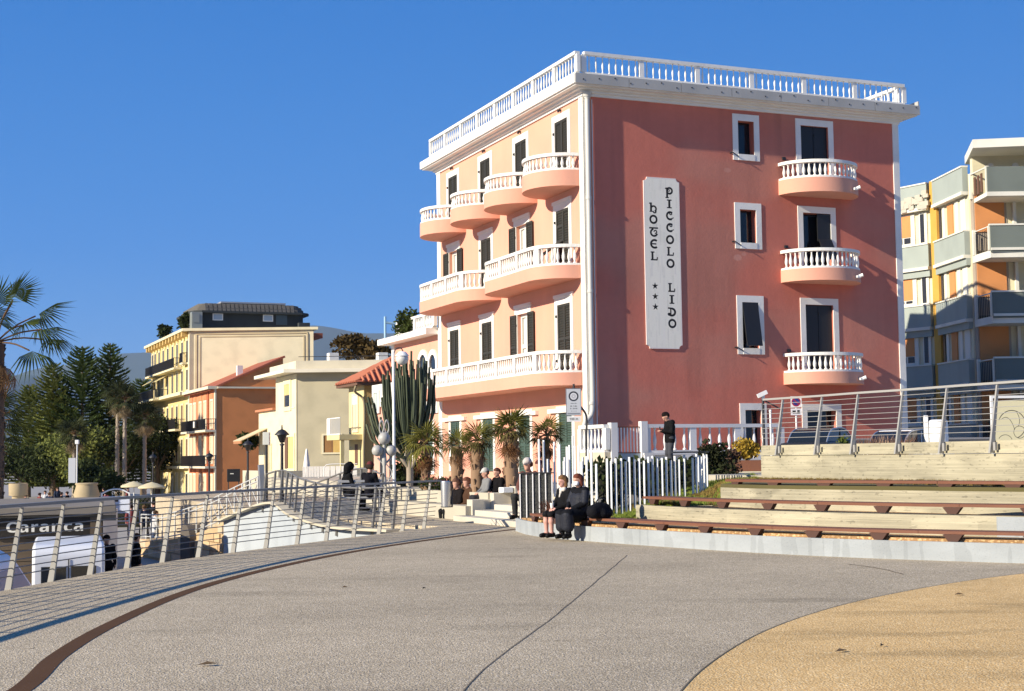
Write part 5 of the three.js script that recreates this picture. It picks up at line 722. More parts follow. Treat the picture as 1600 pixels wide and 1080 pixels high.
// ---------------------------------------------------------------- apartment block on the right
{
  const a = thing('apartment_block', 'angular apartment block with grey green parapets, orange blinds and a yellow pilaster', 'building', [0, 0, 0]), cr = bp(.68, .62, .42), gg = mat(.33, .37, .33, .85, { map: tex(256, 256, 4, (u, v) => { const n = .85 + .3 * fbm(u, v, 5, 3, 5, 91); return [n, n, n]; }) }), wh = bp(.72, .7, .6), orb = bp(.62, .26, .09), yel = bp(.6, .33, .06), raw = bp(.5, .45, .36), ggShade = bp(.15, .175, .155);  // last colour: the grey green darkened, shade painted into the balcony fronts
  const P0 = [21.9, -75], A1 = [18.2, -80.3], B1 = [22.28, -70.8], C1 = [23.9, -70.4];
  mb().prism([A1, P0, B1, C1, [34, -70], [34, -88], [20, -88]], -.5, 15.0).build('wall', cr, a);
  const bands = [[14.15, 15.35], [11.05, 12.2], [7.95, 9.05], [4.85, 5.95], [1.75, 2.85]];
  const Al = [A1, [P0[0] - .2, P0[1] - .28]], Bl = [[P0[0] + .03, P0[1] + .25], B1], nA = .35;
  bands.forEach(([y0, y1], i) => {
    for (const [k, l] of [[0, Al], [1, Bl]]) { mb().strip(l, y0, y1, -.28, 0).build('parapet_panel', gg, a); mb().strip(l, y0 - .16, y0, -.36, 0).build('ledge', wh, a); mb().strip(l, y1, y1 + .07, -.33, .02).build('coping', wh, a); if (i) mb().strip(l, y0 - .5, y0 - .16, -.22, 0).build('lower_band', gg, a); }
    if (i) { // projecting balcony on the right
      const yb = y0 - .1, b = mb().prism([[22.5, -68.5], [33, -68.2], [33, -70.2], [22.3, -70.6]], yb - .35, yb).build('balcony', wh, a);
      mb().box(22.5, yb - .1, -68.5, 33, y1 - .1, -68.42).build('front_panel', ggShade, b); mb().box(22.5, yb - .02, -68.42, 33, yb + .1, -68.36).build('trim', wh, b); mb().box(22.45, y1 - .1, -68.55, 33, y1 - .02, -68.38).build('coping', wh, b); mb().box(22.42, yb, -68.6, 22.56, y1 - .1, -68.502).build('corner_post', wh, b); mb().box(22.28, yb, -70.5, 22.42, y1 - .02, -70.3).build('corner_post', wh, b);
      for (let k = 0; k < 8; k++) { const g = mesh('bar', BOX1, M.darkIron, b); g.scale.set(.03, 1.0, .03); g.position.set(22.48 - .016 * k, yb + .5, -68.75 - k * .2); } mb().cyl([22.5, y1 - .12, -68.5], [22.36, y1 - .12, -70.4], .03).build('handrail', wh, b);
    }
    if (i < 4) {
      const top = y0 - .22, bot = bands[i + 1][1] + .08;
      // wall A windows
      const dA = [-.543, -.772], dn = Math.hypot(...dA), ua = [dA[0] / dn, dA[1] / dn], na = [ua[1], -ua[0]];
      const pan = (parent, name, m, t0, t1, ya, yb2, d, P, u, n) => { const g = mesh(name, BOX1, m, parent); g.scale.set(t1 - t0, yb2 - ya, .08); g.position.set(P[0] + u[0] * (t0 + t1) / 2 + n[0] * d, (ya + yb2) / 2, P[1] + u[1] * (t0 + t1) / 2 + n[1] * d); g.rotation.y = -Math.atan2(u[1], u[0]); return g; };
      const wA = pan(a, 'window', wh, 1.35, 2.75, bot, top, .03, P0, ua, na); { const q = (n, m, x0, x1, y0, y1, z) => { const g = mesh(n, BOX1, m, wA); g.scale.set((x1 - x0), (y1 - y0), .6); g.position.set((x0 + x1) / 2, (y0 + y1) / 2, z); }; q('roller_blind', orb, -.32, .4, -.22 - .1 * (i % 2), .46, -.4); q('pane', M.paneDark, -.3, -.0, -.42, -.24 - .1 * (i % 2), -.35); q('pane', M.paneDark, .08, .38, -.42, -.24 - .1 * (i % 2), -.35); q('pane', M.paneDark, .41, .47, -.48, .48, -.35); }
      const w2 = pan(a, 'window', wh, .55, 1.05, bot, top, .03, P0, ua, na); { const g = mesh('pane', BOX1, M.paneDark, w2); g.scale.set(.5, .9, .6); g.position.set(.1, 0, -.4); }
      // wall B windows
      const ub = [.0902, .9959], nb = [-.9959, .0902];
      [[.5, .75, M.paneDark], [.95, 1.25, wh], [1.6, 2.3, orb], [2.6, 3.0, wh], [3.3, 3.9, wh]].forEach(([t0, t1, m]) => pan(a, 'window', m, t0, t1, bot, top - .05, .02, P0, ub, nb));
      // recess with a wide orange blind
      mb().box(22.35, bot - 1.1, -70.8, 23.95, top + .1, -70.36).build('recess', bp(.4, .33, .25), a); const bl = mb().box(22.42, bot - .2, -70.36, 23.82, top, -70.3).build('roller_blind', orb, a); mb().box(24.2, bot - 1, -70.35, 24.35, top + .15, -70.15).build('downpipe', wh, a); mb().box(25.4, bot - 1, -70.3, 34, top + .15, -70.02).build('bay_wall', cr, a);
    }
  });
  mb().prism([[P0[0] - .28, P0[1] - .1], [P0[0] - .1, P0[1] + .4], [P0[0] + .12, P0[1] + .35], [P0[0] + .2, P0[1] - .3]], 0, 15.45).build('pilaster', yel, a);
  { const rk = rng(14); const bare = mb(); for (let i = 0; i < 46; i++) { const t = .25 + 3.3 * Math.pow(rk(), 1.3), h = Math.max(.1, 1.05 - t * .3); bare.obox([P0[0] - .575 * t - .29, 14.15 + rk() * h * .9, P0[1] - .818 * t + .2], [.32, .16 + .12 * rk(), .1 + .06 * rk()], -.957 + Math.PI); } tag(bare.build('bare_masonry', raw, a), null, null, null, 'stuff'); }
  mb().prism([[21.75, -68.2], [34, -66.5], [34, -74], [22.6, -72.2]], 15.75, 16.15).build('roof_canopy', wh, a); mb().box(22.35, 13.9, -70.6, 34, 15.75, -70.25).build('attic_wall', cr, a); mb().box(22.45, 13.65, -68.5, 33, 14.9, -68.42).build('attic_panel', ggShade, a); mb().box(22.4, 13.5, -70.5, 33, 13.7, -68.4).build('attic_balcony', wh, a); mb().box(22.4, 13.7, -68.6, 22.56, 14.95, -68.502).build('attic_post', wh, a); mb().box(22.25, 13.7, -70.6, 22.4, 14.95, -70.4).build('attic_post', wh, a); mb().cyl([22.5, 14.9, -68.5], [22.3, 14.9, -70.5], .04).build('attic_rail', wh, a); for (let k = 0; k < 3; k++) mb().box(22.36, 13.8, -69 - k * .5, 22.42, 14.7, -69.2 - k * .5).build('attic_shutter', M.brownShut, a);
  for (const x of [23.2, 24.4]) mb().cyl([x, 15.25, -70.22], [x, 15.25, -70.16], .16, .16, 14).build('round_lamp', M.white, a);
  for (let i = 0; i < 6; i++) { mb().box(22.6 + i * 1.7, .8, -69.98, 24.0 + i * 1.7, 3.0, -69.9).build('shop_window', M.glass, a); mb().box(24.05 + i * 1.7, .4, -69.98, 24.25 + i * 1.7, 3.2, -69.85).build('shop_pier', ggShade, a); }
}
{ const h = thing('low_wall', 'low grey wall below the side windows of the hotel', 'wall', [HC[0], .9, HC[1]], TH); mb().rbox(4.6, -.2, 5.2, 14, 1.05, 5.5, .02).build('wall', bp(.3, .28, .26), h); mb().rbox(4.55, 1.05, 5.15, 14.05, 1.12, 5.55, .02).build('coping', bp(.36, .34, .32), h); }

// ---------------------------------------------------------------- plants
const leafMat = (r, g, b, tr = .3) => { const m = new THREE.MeshPhysicalMaterial({ roughness: .95, side: THREE.DoubleSide, specularIntensity: .1, transmission: .3, thickness: 0 }); m.color.setRGB(r, g, b); return m; };
M.palmGreen = leafMat(.06, .085, .025); M.palmYoung = leafMat(.17, .16, .035); M.palmDead = leafMat(.2, .12, .06); M.pine = leafMat(.11, .155, .05, .3); M.pine2 = leafMat(.19, .21, .055, .3); M.darkLeaf = leafMat(.042, .055, .02); M.bark = mat(.16, .115, .075, .95, { map: mottle, bumpMap: grainBump, bumpScale: .02 }); M.barkPale = mat(.34, .28, .21, .95, { map: mottle });
function fan(r, n, droop, R2, open = 1.9) { // triangles of one fan leaf, along +z, base at the origin
  const p = [];
  for (let i = 0; i < n; i++) {
    const a = (i / (n - 1) - .5) * 2 * open, da = open / n * .85, L2 = r * (.8 + .2 * Math.cos(a * .8)) * (.88 + .24 * R2()), f = (k, t, up) => [Math.sin(a + k) * L2 * t, up - droop * t * t * L2 * (.5 + .5 * Math.abs(Math.sin(a))) - .25 * t * L2 * Math.abs(Math.sin(a)) * .4, Math.cos(a + k) * L2 * t];
    const tip = f((R2() - .5) * .1, 1, -droop * .2 * r * R2()), m1 = f(-da, .5, 0), m2 = f(da, .5, 0), c = f(0, .5, .02 * r);
    p.push(0, 0, 0, ...m1, ...c, 0, 0, 0, ...c, ...m2, ...m1, ...tip, ...c, ...c, ...tip, ...m2);
  }
  return p;
}
function place(p, az, el, off, pos, twist = 0) { // turn a leaf to its azimuth and elevation, push it out by its stalk
  const m = new THREE.Matrix4().makeRotationFromEuler(new THREE.Euler(-el, az, twist, 'YXZ')), v = new THREE.Vector3(), o = [];
  for (let i = 0; i < p.length; i += 3) { v.set(p[i], p[i + 1], p[i + 2] + off).applyMatrix4(m); o.push(v.x + pos[0], v.y + pos[1], v.z + pos[2]); } return o;
}
function fanPalm(name, label, pos, o) {
  const { h, r0 = .2, r1 = .15, n = 22, leaf = .9, stalk = 1, dead = 14, seed = 1, young = 0, skirt = 0, group } = o, t = thing(name, label, 'palm', pos, 0, group), R2 = rng(seed), g = [], y = [], d = [], st = mb();
  const tr = mb().cyl([0, -.1, 0], [0, h, 0], r0, r1, 12); for (let i = 0; i < h * 26; i++) { const a = R2() * 6.3, yy = R2() * h, rr3 = r0 + (r1 - r0) * yy / h; tr.obox([Math.cos(a) * rr3, yy, Math.sin(a) * rr3], [.07, .14, .05], -a, 0, -.35); } tr.build('trunk', o.bark || M.bark, t);
  for (let i = 0; i < n; i++) { const az = i * 2.4 + R2() * .4, k = i / n, el = 1.25 - (o.elMin ? 1.55 : 1.75) * k + (R2() - .5) * .3, p = fan(leaf * (.8 + .35 * R2()), o.seg || 22, .25 + .5 * k, R2), c = [0, h + .05, 0]; (i < young * n ? y : g).push(...place(p, az, el, stalk * (.8 + .3 * R2()), c, (R2() - .5) * .5)); const e = place([0, 0, stalk * .95], az, el, 0, c), e2 = place([0, .06 * stalk, stalk * .5], az, el, 0, c); st.tube([c, e2, e], .012 + .01 * stalk, 4, 5); }
  for (let i = 0; i < dead; i++) { const az = R2() * 6.3, el = -.75 - .75 * R2(); d.push(...place(fan(leaf * (.55 + .35 * R2()), 14, 1.1, R2, 1.2), az, el, stalk * (.35 + .5 * R2()), [0, h - .08 - R2() * .15, 0], R2() - .5)); }
  for (let i = 0; i < skirt; i++) { const az = R2() * 6.3, yy = h * (.25 + .75 * R2()); d.push(...place(fan(leaf * .4, 8, 1.2, R2, .8), az, -1.15 - .3 * R2(), r1 * .9, [0, yy, 0])); }
  if (g.length) mb().tri(g).build('crown', o.green || M.palmGreen, t); if (y.length) mb().tri(y).build('young_fronds', M.palmYoung, t); if (d.length) mb().tri(d).build('dead_fronds', o.deadM || M.palmDead, t); st.build('leaf_stalks', o.stalkM || M.palmDead, t);
  return t;
}
fanPalm('fan_palm', 'large fan palm with drooping fronds at the left edge of the picture', [-18.3, -2.3, -52], { h: 8.1, r0: .36, r1: .3, n: 17, leaf: 1.15, stalk: 1.75, dead: 5, skirt: 90, seed: 3, elMin: .5, seg: 26, bark: mat(.07, .055, .045, .95) });
fanPalm('fan_palm', 'lower dark fan palm half hidden behind the large palm trunk', [-19.7, -2.3, -55.5], { h: 5.3, r0: .3, r1: .26, n: 20, leaf: .85, stalk: .9, dead: 6, seed: 7, green: M.darkLeaf });
[[-34.9, -130, 9.6, 'tall slim palm left of two standing close together before the pines', 11], [-34.0, -129, 9.2, 'tall slim palm right of two standing close together before the pines', 12], [-32.5, -130, 7.7, 'shorter slim palm between the pair of palms and the yellow building', 13], [-37.8, -127, 6.2, 'small palm with ochre dead fronds in front of the pines', 14]].forEach(([x, z, h, l, s]) => fanPalm('slim_palm', l, [x, -2.3, z], { h, r0: .19, r1: .14, n: 26, leaf: 1.0, stalk: .9, dead: 26, seed: s, bark: M.barkPale, seg: 14, green: leafMat(.06, .07, .03), deadM: leafMat(.32, .25, .15) }));
[[-2.5, -42.2, 1.25, 'low spreading palm beside the tree cactus', 21, .2, .8], [-1.52, -39.6, 1.2, 'stubby brown palm behind the steel litter bin', 22, .5, .2], [-.95, -38.6, 1.28, 'small palm with one upright green frond left of the stairs', 23, .35, .35], [-.06, -37.9, 1.52, 'largest small palm with a hanging brown skirt above the stairs', 24, .45, .35], [.87, -38.5, 1.4, 'slender small palm beside the road sign', 25, .15, .2]].forEach(([x, z, h, l, s, sk, yg], i) => fanPalm('small_palm', l, [x, .68, z], { h, r0: [.13, .17, .18, .2, .1][i], r1: [.1, .14, .15, .16, .07][i], n: [16, 12, 14, 18, 14][i], leaf: [.5, .36, .4, .46, .38][i], stalk: [.35, .2, .24, .28, .26][i], dead: [14, 16, 16, 22, 12][i], skirt: sk * 30 | 0, seed: s, young: Math.min(1, yg + .2), seg: 15, bark: mat(.27, .17, .1, .95, { map: mottle }), deadM: leafMat(.2, .1, .045), green: leafMat(.12, .1, .035) }));
// whorled pines
function pine(label, pos, h, r, seed, m) {
  const t = thing('pine_tree', label, 'pine tree', pos), R2 = rng(seed), p = []; mb().cyl([0, 0, 0], [0, h, 0], .28, .05, 10).build('trunk', M.bark, t);
  const n = Math.round(h / .36);
  for (let i = 0; i < n; i++) {
    const k = i / n, y = 1.6 + (h - 1.7) * k, rad = 1.22 * r * Math.pow(1 - k, .52) * (.82 + .3 * R2()) + .18, a0 = R2() * 6.3, nb = 6 + (R2() * 2 | 0);
    for (let b = 0; b < nb; b++) {
      const a = a0 + b / nb * 6.283 + (R2() - .5) * .25, L2 = rad * (.8 + .3 * R2()), up = .1 + .35 * k, ca = Math.cos(a), sa = Math.sin(a), q = (s, w, dy) => { const d = s * L2; return [ca * d - sa * w, y + up * d * (s * .9) - .12 * d * (1 - k) + dy, sa * d + ca * w]; };
      const ns = 11; for (let s = 1; s <= ns; s++) { const u = s / ns, w = (.14 + .26 * Math.sin(u * 2.6)) * Math.min(1, L2 * .55), j = (R2() - .5) * .1; for (const sd of [-1, 1]) { p.push(...q(u - .13, 0, 0), ...q(u + .05 + j, sd * w, .05 + .1 * R2()), ...q(u + .02, 0, .02)); p.push(...q(u - .1, 0, .03), ...q(u + .1 + j, sd * w * .7, .2 * R2()), ...q(u + .03, sd * .03, -.06)); } }
    }
  }
  mb().tri(p).build('crown', m, t); return t;
}
[[-54.2, -165, 12.6, 3.1, 31, 1, 'lowest pine at the left end of the row of pines'], [-46.9, -150, 14.0, 3.0, 32, 1, 'lighter green pine with an open top left of the tallest pines'], [-43.9, -150, 15.7, 3.6, 33, 0, 'broad dark pine in the middle of the row of pines'], [-41.9, -153, 16.2, 2.9, 34, 0, 'slender dark pine at the right of the row of pines'], [-49.5, -160, 11.6, 3.2, 35, 1, 'half hidden pine behind the lighter green pine'], [-40.2, -160, 12.8, 3.0, 36, 0, 'pine half hidden behind the slim palms']].forEach(([x, z, h, r, s, k, l]) => pine(l, [x, -2.3, z], h, r, s, k ? M.pine2 : M.pine));
// clumped leaves
function leaves(blobs, n, size, seed, flat = 0) { // blobs: [x, y, z, rx, ry, rz]
  const R2 = rng(seed), p = []; for (let i = 0; i < n; i++) {
    const b = blobs[R2() * blobs.length | 0], a = R2() * 6.283, c = R2() * 2 - 1, q = Math.pow(R2(), .4), s = Math.sqrt(1 - c * c), x = b[0] + b[3] * q * s * Math.cos(a), y = b[1] + b[4] * q * c, z = b[2] + b[5] * q * s * Math.sin(a), L2 = size * (.6 + .8 * R2());
    const d = V(R2() - .5, (R2() - .5) * (1 - flat) + .15, R2() - .5).normalize(), e = V(R2() - .5, R2() - .5, R2() - .5).cross(d).normalize().multiplyScalar(L2 * .32); d.multiplyScalar(L2);
    p.push(x, y, z, x + d.x * .5 + e.x, y + d.y * .5 + e.y, z + d.z * .5 + e.z, x + d.x, y + d.y, z + d.z, x, y, z, x + d.x, y + d.y, z + d.z, x + d.x * .5 - e.x, y + d.y * .5 - e.y, z + d.z * .5 - e.z);
  } return mb().tri(p);
}
function bush(name, label, cat, pos, r, n, size, seed, m, stemM = M.bark) {
  const t = thing(name, label, cat, pos), R2 = rng(seed), bl = []; for (let i = 0; i < 9; i++) { const a = R2() * 6.3, q = .55 * Math.sqrt(R2()); bl.push([r[0] * q * Math.cos(a), r[1] * (.35 + .95 * R2()), r[2] * q * Math.sin(a), r[0] * (.3 + .3 * R2()), r[1] * (.25 + .3 * R2()), r[2] * (.3 + .3 * R2())]); }
  leaves(bl, n, size, seed).build('foliage', m, t); const st = mb(); for (let i = 0; i < 6; i++) { const b = bl[i]; st.cyl([0, 0, 0], [b[0], b[1], b[2]], .03 * r[1], .012 * r[1], 5); } st.build('stem', stemM, t); return t;
}
function broad(label, pos, h, r, seed, m) { const t = thing('broadleaf_tree', label, 'tree', pos), R2 = rng(seed), bl = [], tr = mb().cyl([0, 0, 0], [0, h * .6, 0], .28, .16, 8); for (let i = 0; i < 14; i++) { const a = R2() * 6.3, q = r * .7 * Math.sqrt(R2()), y = h * (.45 + .45 * R2()); bl.push([q * Math.cos(a), y, q * Math.sin(a), r * (.3 + .25 * R2()), r * (.25 + .2 * R2()), r * (.3 + .25 * R2())]); tr.cyl([0, h * .35, 0], [q * Math.cos(a), y, q * Math.sin(a)], .09, .03, 5); } tr.build('trunk', M.bark, t); leaves(bl, 3600, .34, seed).build('crown', m, t); return t; }
[[-48.5, -146, 5.4, 3.6, 41, 'low dark tree at the foot of the left pines'], [-44.6, -143, 5.8, 3.4, 42, 'low dark tree at the foot of the middle pines'], [-41.2, -140, 6.6, 3.6, 43, 'low dark tree behind the white banner'], [-37.6, -142, 7.2, 3.6, 44, 'dark tree behind the slim palms'], [-35.2, -146, 8.6, 3.4, 45, 'dark tree next to the yellow building'], [-34.6, -122, 3.6, 2.4, 46, 'low bushy tree in front of the yellow building']].forEach(([x, z, h, r, s, l], i) => broad(l, [x, -2.3, z], h, r, s, i === 2 ? M.pine2 : M.darkLeaf));
{ // hedges as boxes of leaves
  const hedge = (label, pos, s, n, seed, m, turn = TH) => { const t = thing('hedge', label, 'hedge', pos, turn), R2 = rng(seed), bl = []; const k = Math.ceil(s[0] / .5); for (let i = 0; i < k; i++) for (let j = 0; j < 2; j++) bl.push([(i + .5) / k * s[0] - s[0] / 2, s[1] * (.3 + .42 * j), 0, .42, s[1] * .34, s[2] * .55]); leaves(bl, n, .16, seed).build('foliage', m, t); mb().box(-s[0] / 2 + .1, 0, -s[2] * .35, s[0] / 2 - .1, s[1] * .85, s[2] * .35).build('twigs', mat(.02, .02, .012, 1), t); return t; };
  hedge('long dark hedge in front of the yellow building', [-20.5, -2.3, -88], [8.5, 1.7, 1.0], 4200, 51, M.darkLeaf, .1); hedge('clipped dark hedge behind the tall white lamp post', [-3.25, .68, -46.5], [.75, .75, .5], 900, 52, M.darkLeaf); hedge('dark loose hedge behind the white pole fence', [3.3, .68, -34.2], [2.9, .75, .5], 2600, 54, M.darkLeaf, .1); hedge('low dark hedge beside the orange house', [-15.4, -2.3, -84], [3.2, 1.6, .9], 1800, 53, M.darkLeaf, .1);
}
bush('shrub', 'dark green and brown shrub at the far end of the white pole fence', 'shrub', [4.72, 1.0, -34.2], [.42, .5, .4], 1500, .1, 61, leafMat(.035, .04, .018));
bush('shrub', 'lower reddish shrub right of the dark shrub by the pole fence', 'shrub', [5.2, 1.05, -35.4], [.4, .4, .35], 900, .09, 62, leafMat(.13, .075, .05));
bush('shrub', 'yellow flowering bush in the red brown planter box', 'shrub', [5.78, 1.36, -36.6], [.42, .36, .2], 1500, .085, 63, leafMat(.45, .31, .05));
[[2.05, .45, -31.0, 'dark leafy plant inside the left part of the pole fence'], [2.75, .6, -31.3, 'dark leafy plant inside the middle of the pole fence'], [1.45, .33, -30.7, 'dark leafy plant behind the seated couple'], [3.5, .75, -31.8, 'dark leafy plant inside the right part of the pole fence']].forEach(([x, y, z, l], i) => bush('shrub', l, 'shrub', [x, y, z], [.35, .26, .25], 700, .1, 70 + i, i % 2 ? leafMat(.04, .045, .02) : leafMat(.055, .05, .03)));
bush('shrub', 'green shrub behind the terrace railing next to the black car', 'shrub', [7.9, 1.1, -35.2], [.3, .5, .3], 700, .1, 80, leafMat(.1, .13, .03));
bush('shrub', 'brown shrub on the roof terrace of the grey beige house', 'shrub', [-10.4, 8.3, -103], [2.4, 1.3, 1], 2600, .3, 81, leafMat(.11, .075, .03));
bush('shrub', 'green shrub on the annex roof beside the hotel', 'shrub', [-4.7, 7.0, -66.5], [.75, .75, .75], 1300, .16, 82, leafMat(.06, .08, .02));
bush('shrub', 'dark potted shrub on the front roof edge of the yellow building', 'shrub', [-31.5, 14.1, -141.5], [.7, 1.1, .7], 700, .3, 83, M.darkLeaf); bush('shrub', 'dark potted shrub farther along the roof of the yellow building', 'shrub', [-35.8, 14.0, -152], [1, 1.0, 1], 700, .3, 84, M.darkLeaf);
bush('shrub', 'palm like dark plant on the balcony of the grey beige house', 'shrub', [-19.6, 2.2, -110], [1, .8, .8], 700, .3, 85, M.darkLeaf);
{ // blades: red flax and dry grasses
  const blades = (label, name, pos, n, h, spread, seed, m) => { const t = thing(name, label, 'plant', pos), R2 = rng(seed), p = []; for (let i = 0; i < n; i++) { const a = R2() * 6.3, s = spread * (.3 + R2()), x = (R2() - .5) * spread * .7, z = (R2() - .5) * spread * .5, hh = h * (.6 + .5 * R2()), w = .012, ca = Math.cos(a), sa = Math.sin(a), m1 = [x + ca * s * .4, hh * .65, z + sa * s * .4], tp = [x + ca * s, hh, z + sa * s]; p.push(x - sa * w, 0, z + ca * w, x + sa * w, 0, z - ca * w, ...m1, m1[0] - sa * w, m1[1], m1[2] + ca * w, m1[0] + sa * w, m1[1], m1[2] - ca * w, ...tp); } mb().tri(p).build('blades', m, t); mb().cyl([0, -.02, 0], [0, .06, 0], spread * .3, spread * .2, 8).build('root', M.rustDark, t); return t; };
  blades('red brown spiky flax plant beside the slatted panel', 'flax_plant', [.72, .28, -30.2], 90, .42, .3, 91, leafMat(.16, .06, .035)); blades('second spiky flax plant closer to the seated couple', 'flax_plant', [.95, .28, -29.6], 60, .38, .26, 92, leafMat(.2, .09, .04));
  [[8.5, 93], [8.9, 94], [9.3, 95]].forEach(([x, s], i) => blades(['dry reddish grass tuft behind the terrace railing, left of three', 'dry reddish grass tuft behind the terrace railing, middle of three', 'dry reddish grass tuft behind the terrace railing, right of three'][i], 'grass_tuft', [x, 1.1, -35.4], 170, .85, .4, s, i === 1 ? leafMat(.45, .3, .2) : leafMat(.3, .16, .1)));
  const fb = thing('flower_bed', 'low bed of reddish flowers along the terrace edge', 'flower bed', [-2.05, .68, -41.2], TH); leaves([[0, .15, -1, .25, .16, .5], [0, .15, 0, .25, .18, .5], [0, .15, .9, .22, .16, .5]], 1200, .1, 96).build('foliage', M.darkLeaf, fb); leaves([[0, .2, -1, .26, .16, .5], [0, .2, 0, .26, .18, .5], [0, .2, .9, .24, .16, .5]], 260, .08, 97).build('flowers', leafMat(.5, .2, .15), fb);
}
{ // candelabra tree cactus
  const t = thing('tree_cactus', 'tall branching candelabra cactus in front of the hotel annex', 'cactus', [-3.25, .65, -46]), R2 = rng(101), br = mb(), lt = mb();
  mb().tube([[0, -.1, 0], [.02, .5, 0], [-.02, 1.0, 0], [0, 1.5, .02]], .11, 8).tube([[0, .5, 0], [.2, .9, .05], [.32, 1.3, .1]], .07, 6).tube([[0, .6, 0], [-.2, .9, .1], [-.36, 1.25, .05]], .07, 6).build('trunk', M.barkPale, t);
  for (let i = 0; i < 95; i++) {
    const a = R2() * 6.283, q = Math.sqrt(R2()), ex = .92 * q - .0, top = 2.7 + 1.55 * (1 - q * q * .55) * (.6 + .45 * R2()), y0 = .6 + .7 * R2() + top * .1, b0 = .25 * q, cx = Math.cos(a), cz = Math.sin(a);
    const pts = [[cx * b0, y0, cz * b0], [cx * (b0 + (ex - b0) * .55), y0 + (top - y0) * .22, cz * (b0 + (ex - b0) * .55)], [cx * ex * .92, y0 + (top - y0) * .55, cz * ex * .92], [cx * ex - .12 * (R2() - .3), top, cz * ex]];
    if (i % 6 === 0) { const o2 = 1.15 + .25 * R2(), a2 = 2.4 + 1.6 * R2(), c2 = Math.cos(a2), s2 = Math.sin(a2), t2 = 1.9 + 1.0 * R2(); pts.splice(0, 4, [c2 * .15, .7 + .4 * R2(), s2 * .15], [c2 * o2 * .5, 1.05 + .3 * R2(), s2 * o2 * .5], [c2 * o2 * .85, t2 * .72, s2 * o2 * .85], [c2 * o2, t2, s2 * o2]); }
    (R2() < .3 ? lt : br).tube(pts, .03 + .012 * R2(), 4, 7);
  }
  br.build('branches', mat(.045, .06, .03, .7), t); lt.build('branches', mat(.12, .13, .07, .7), t);
}

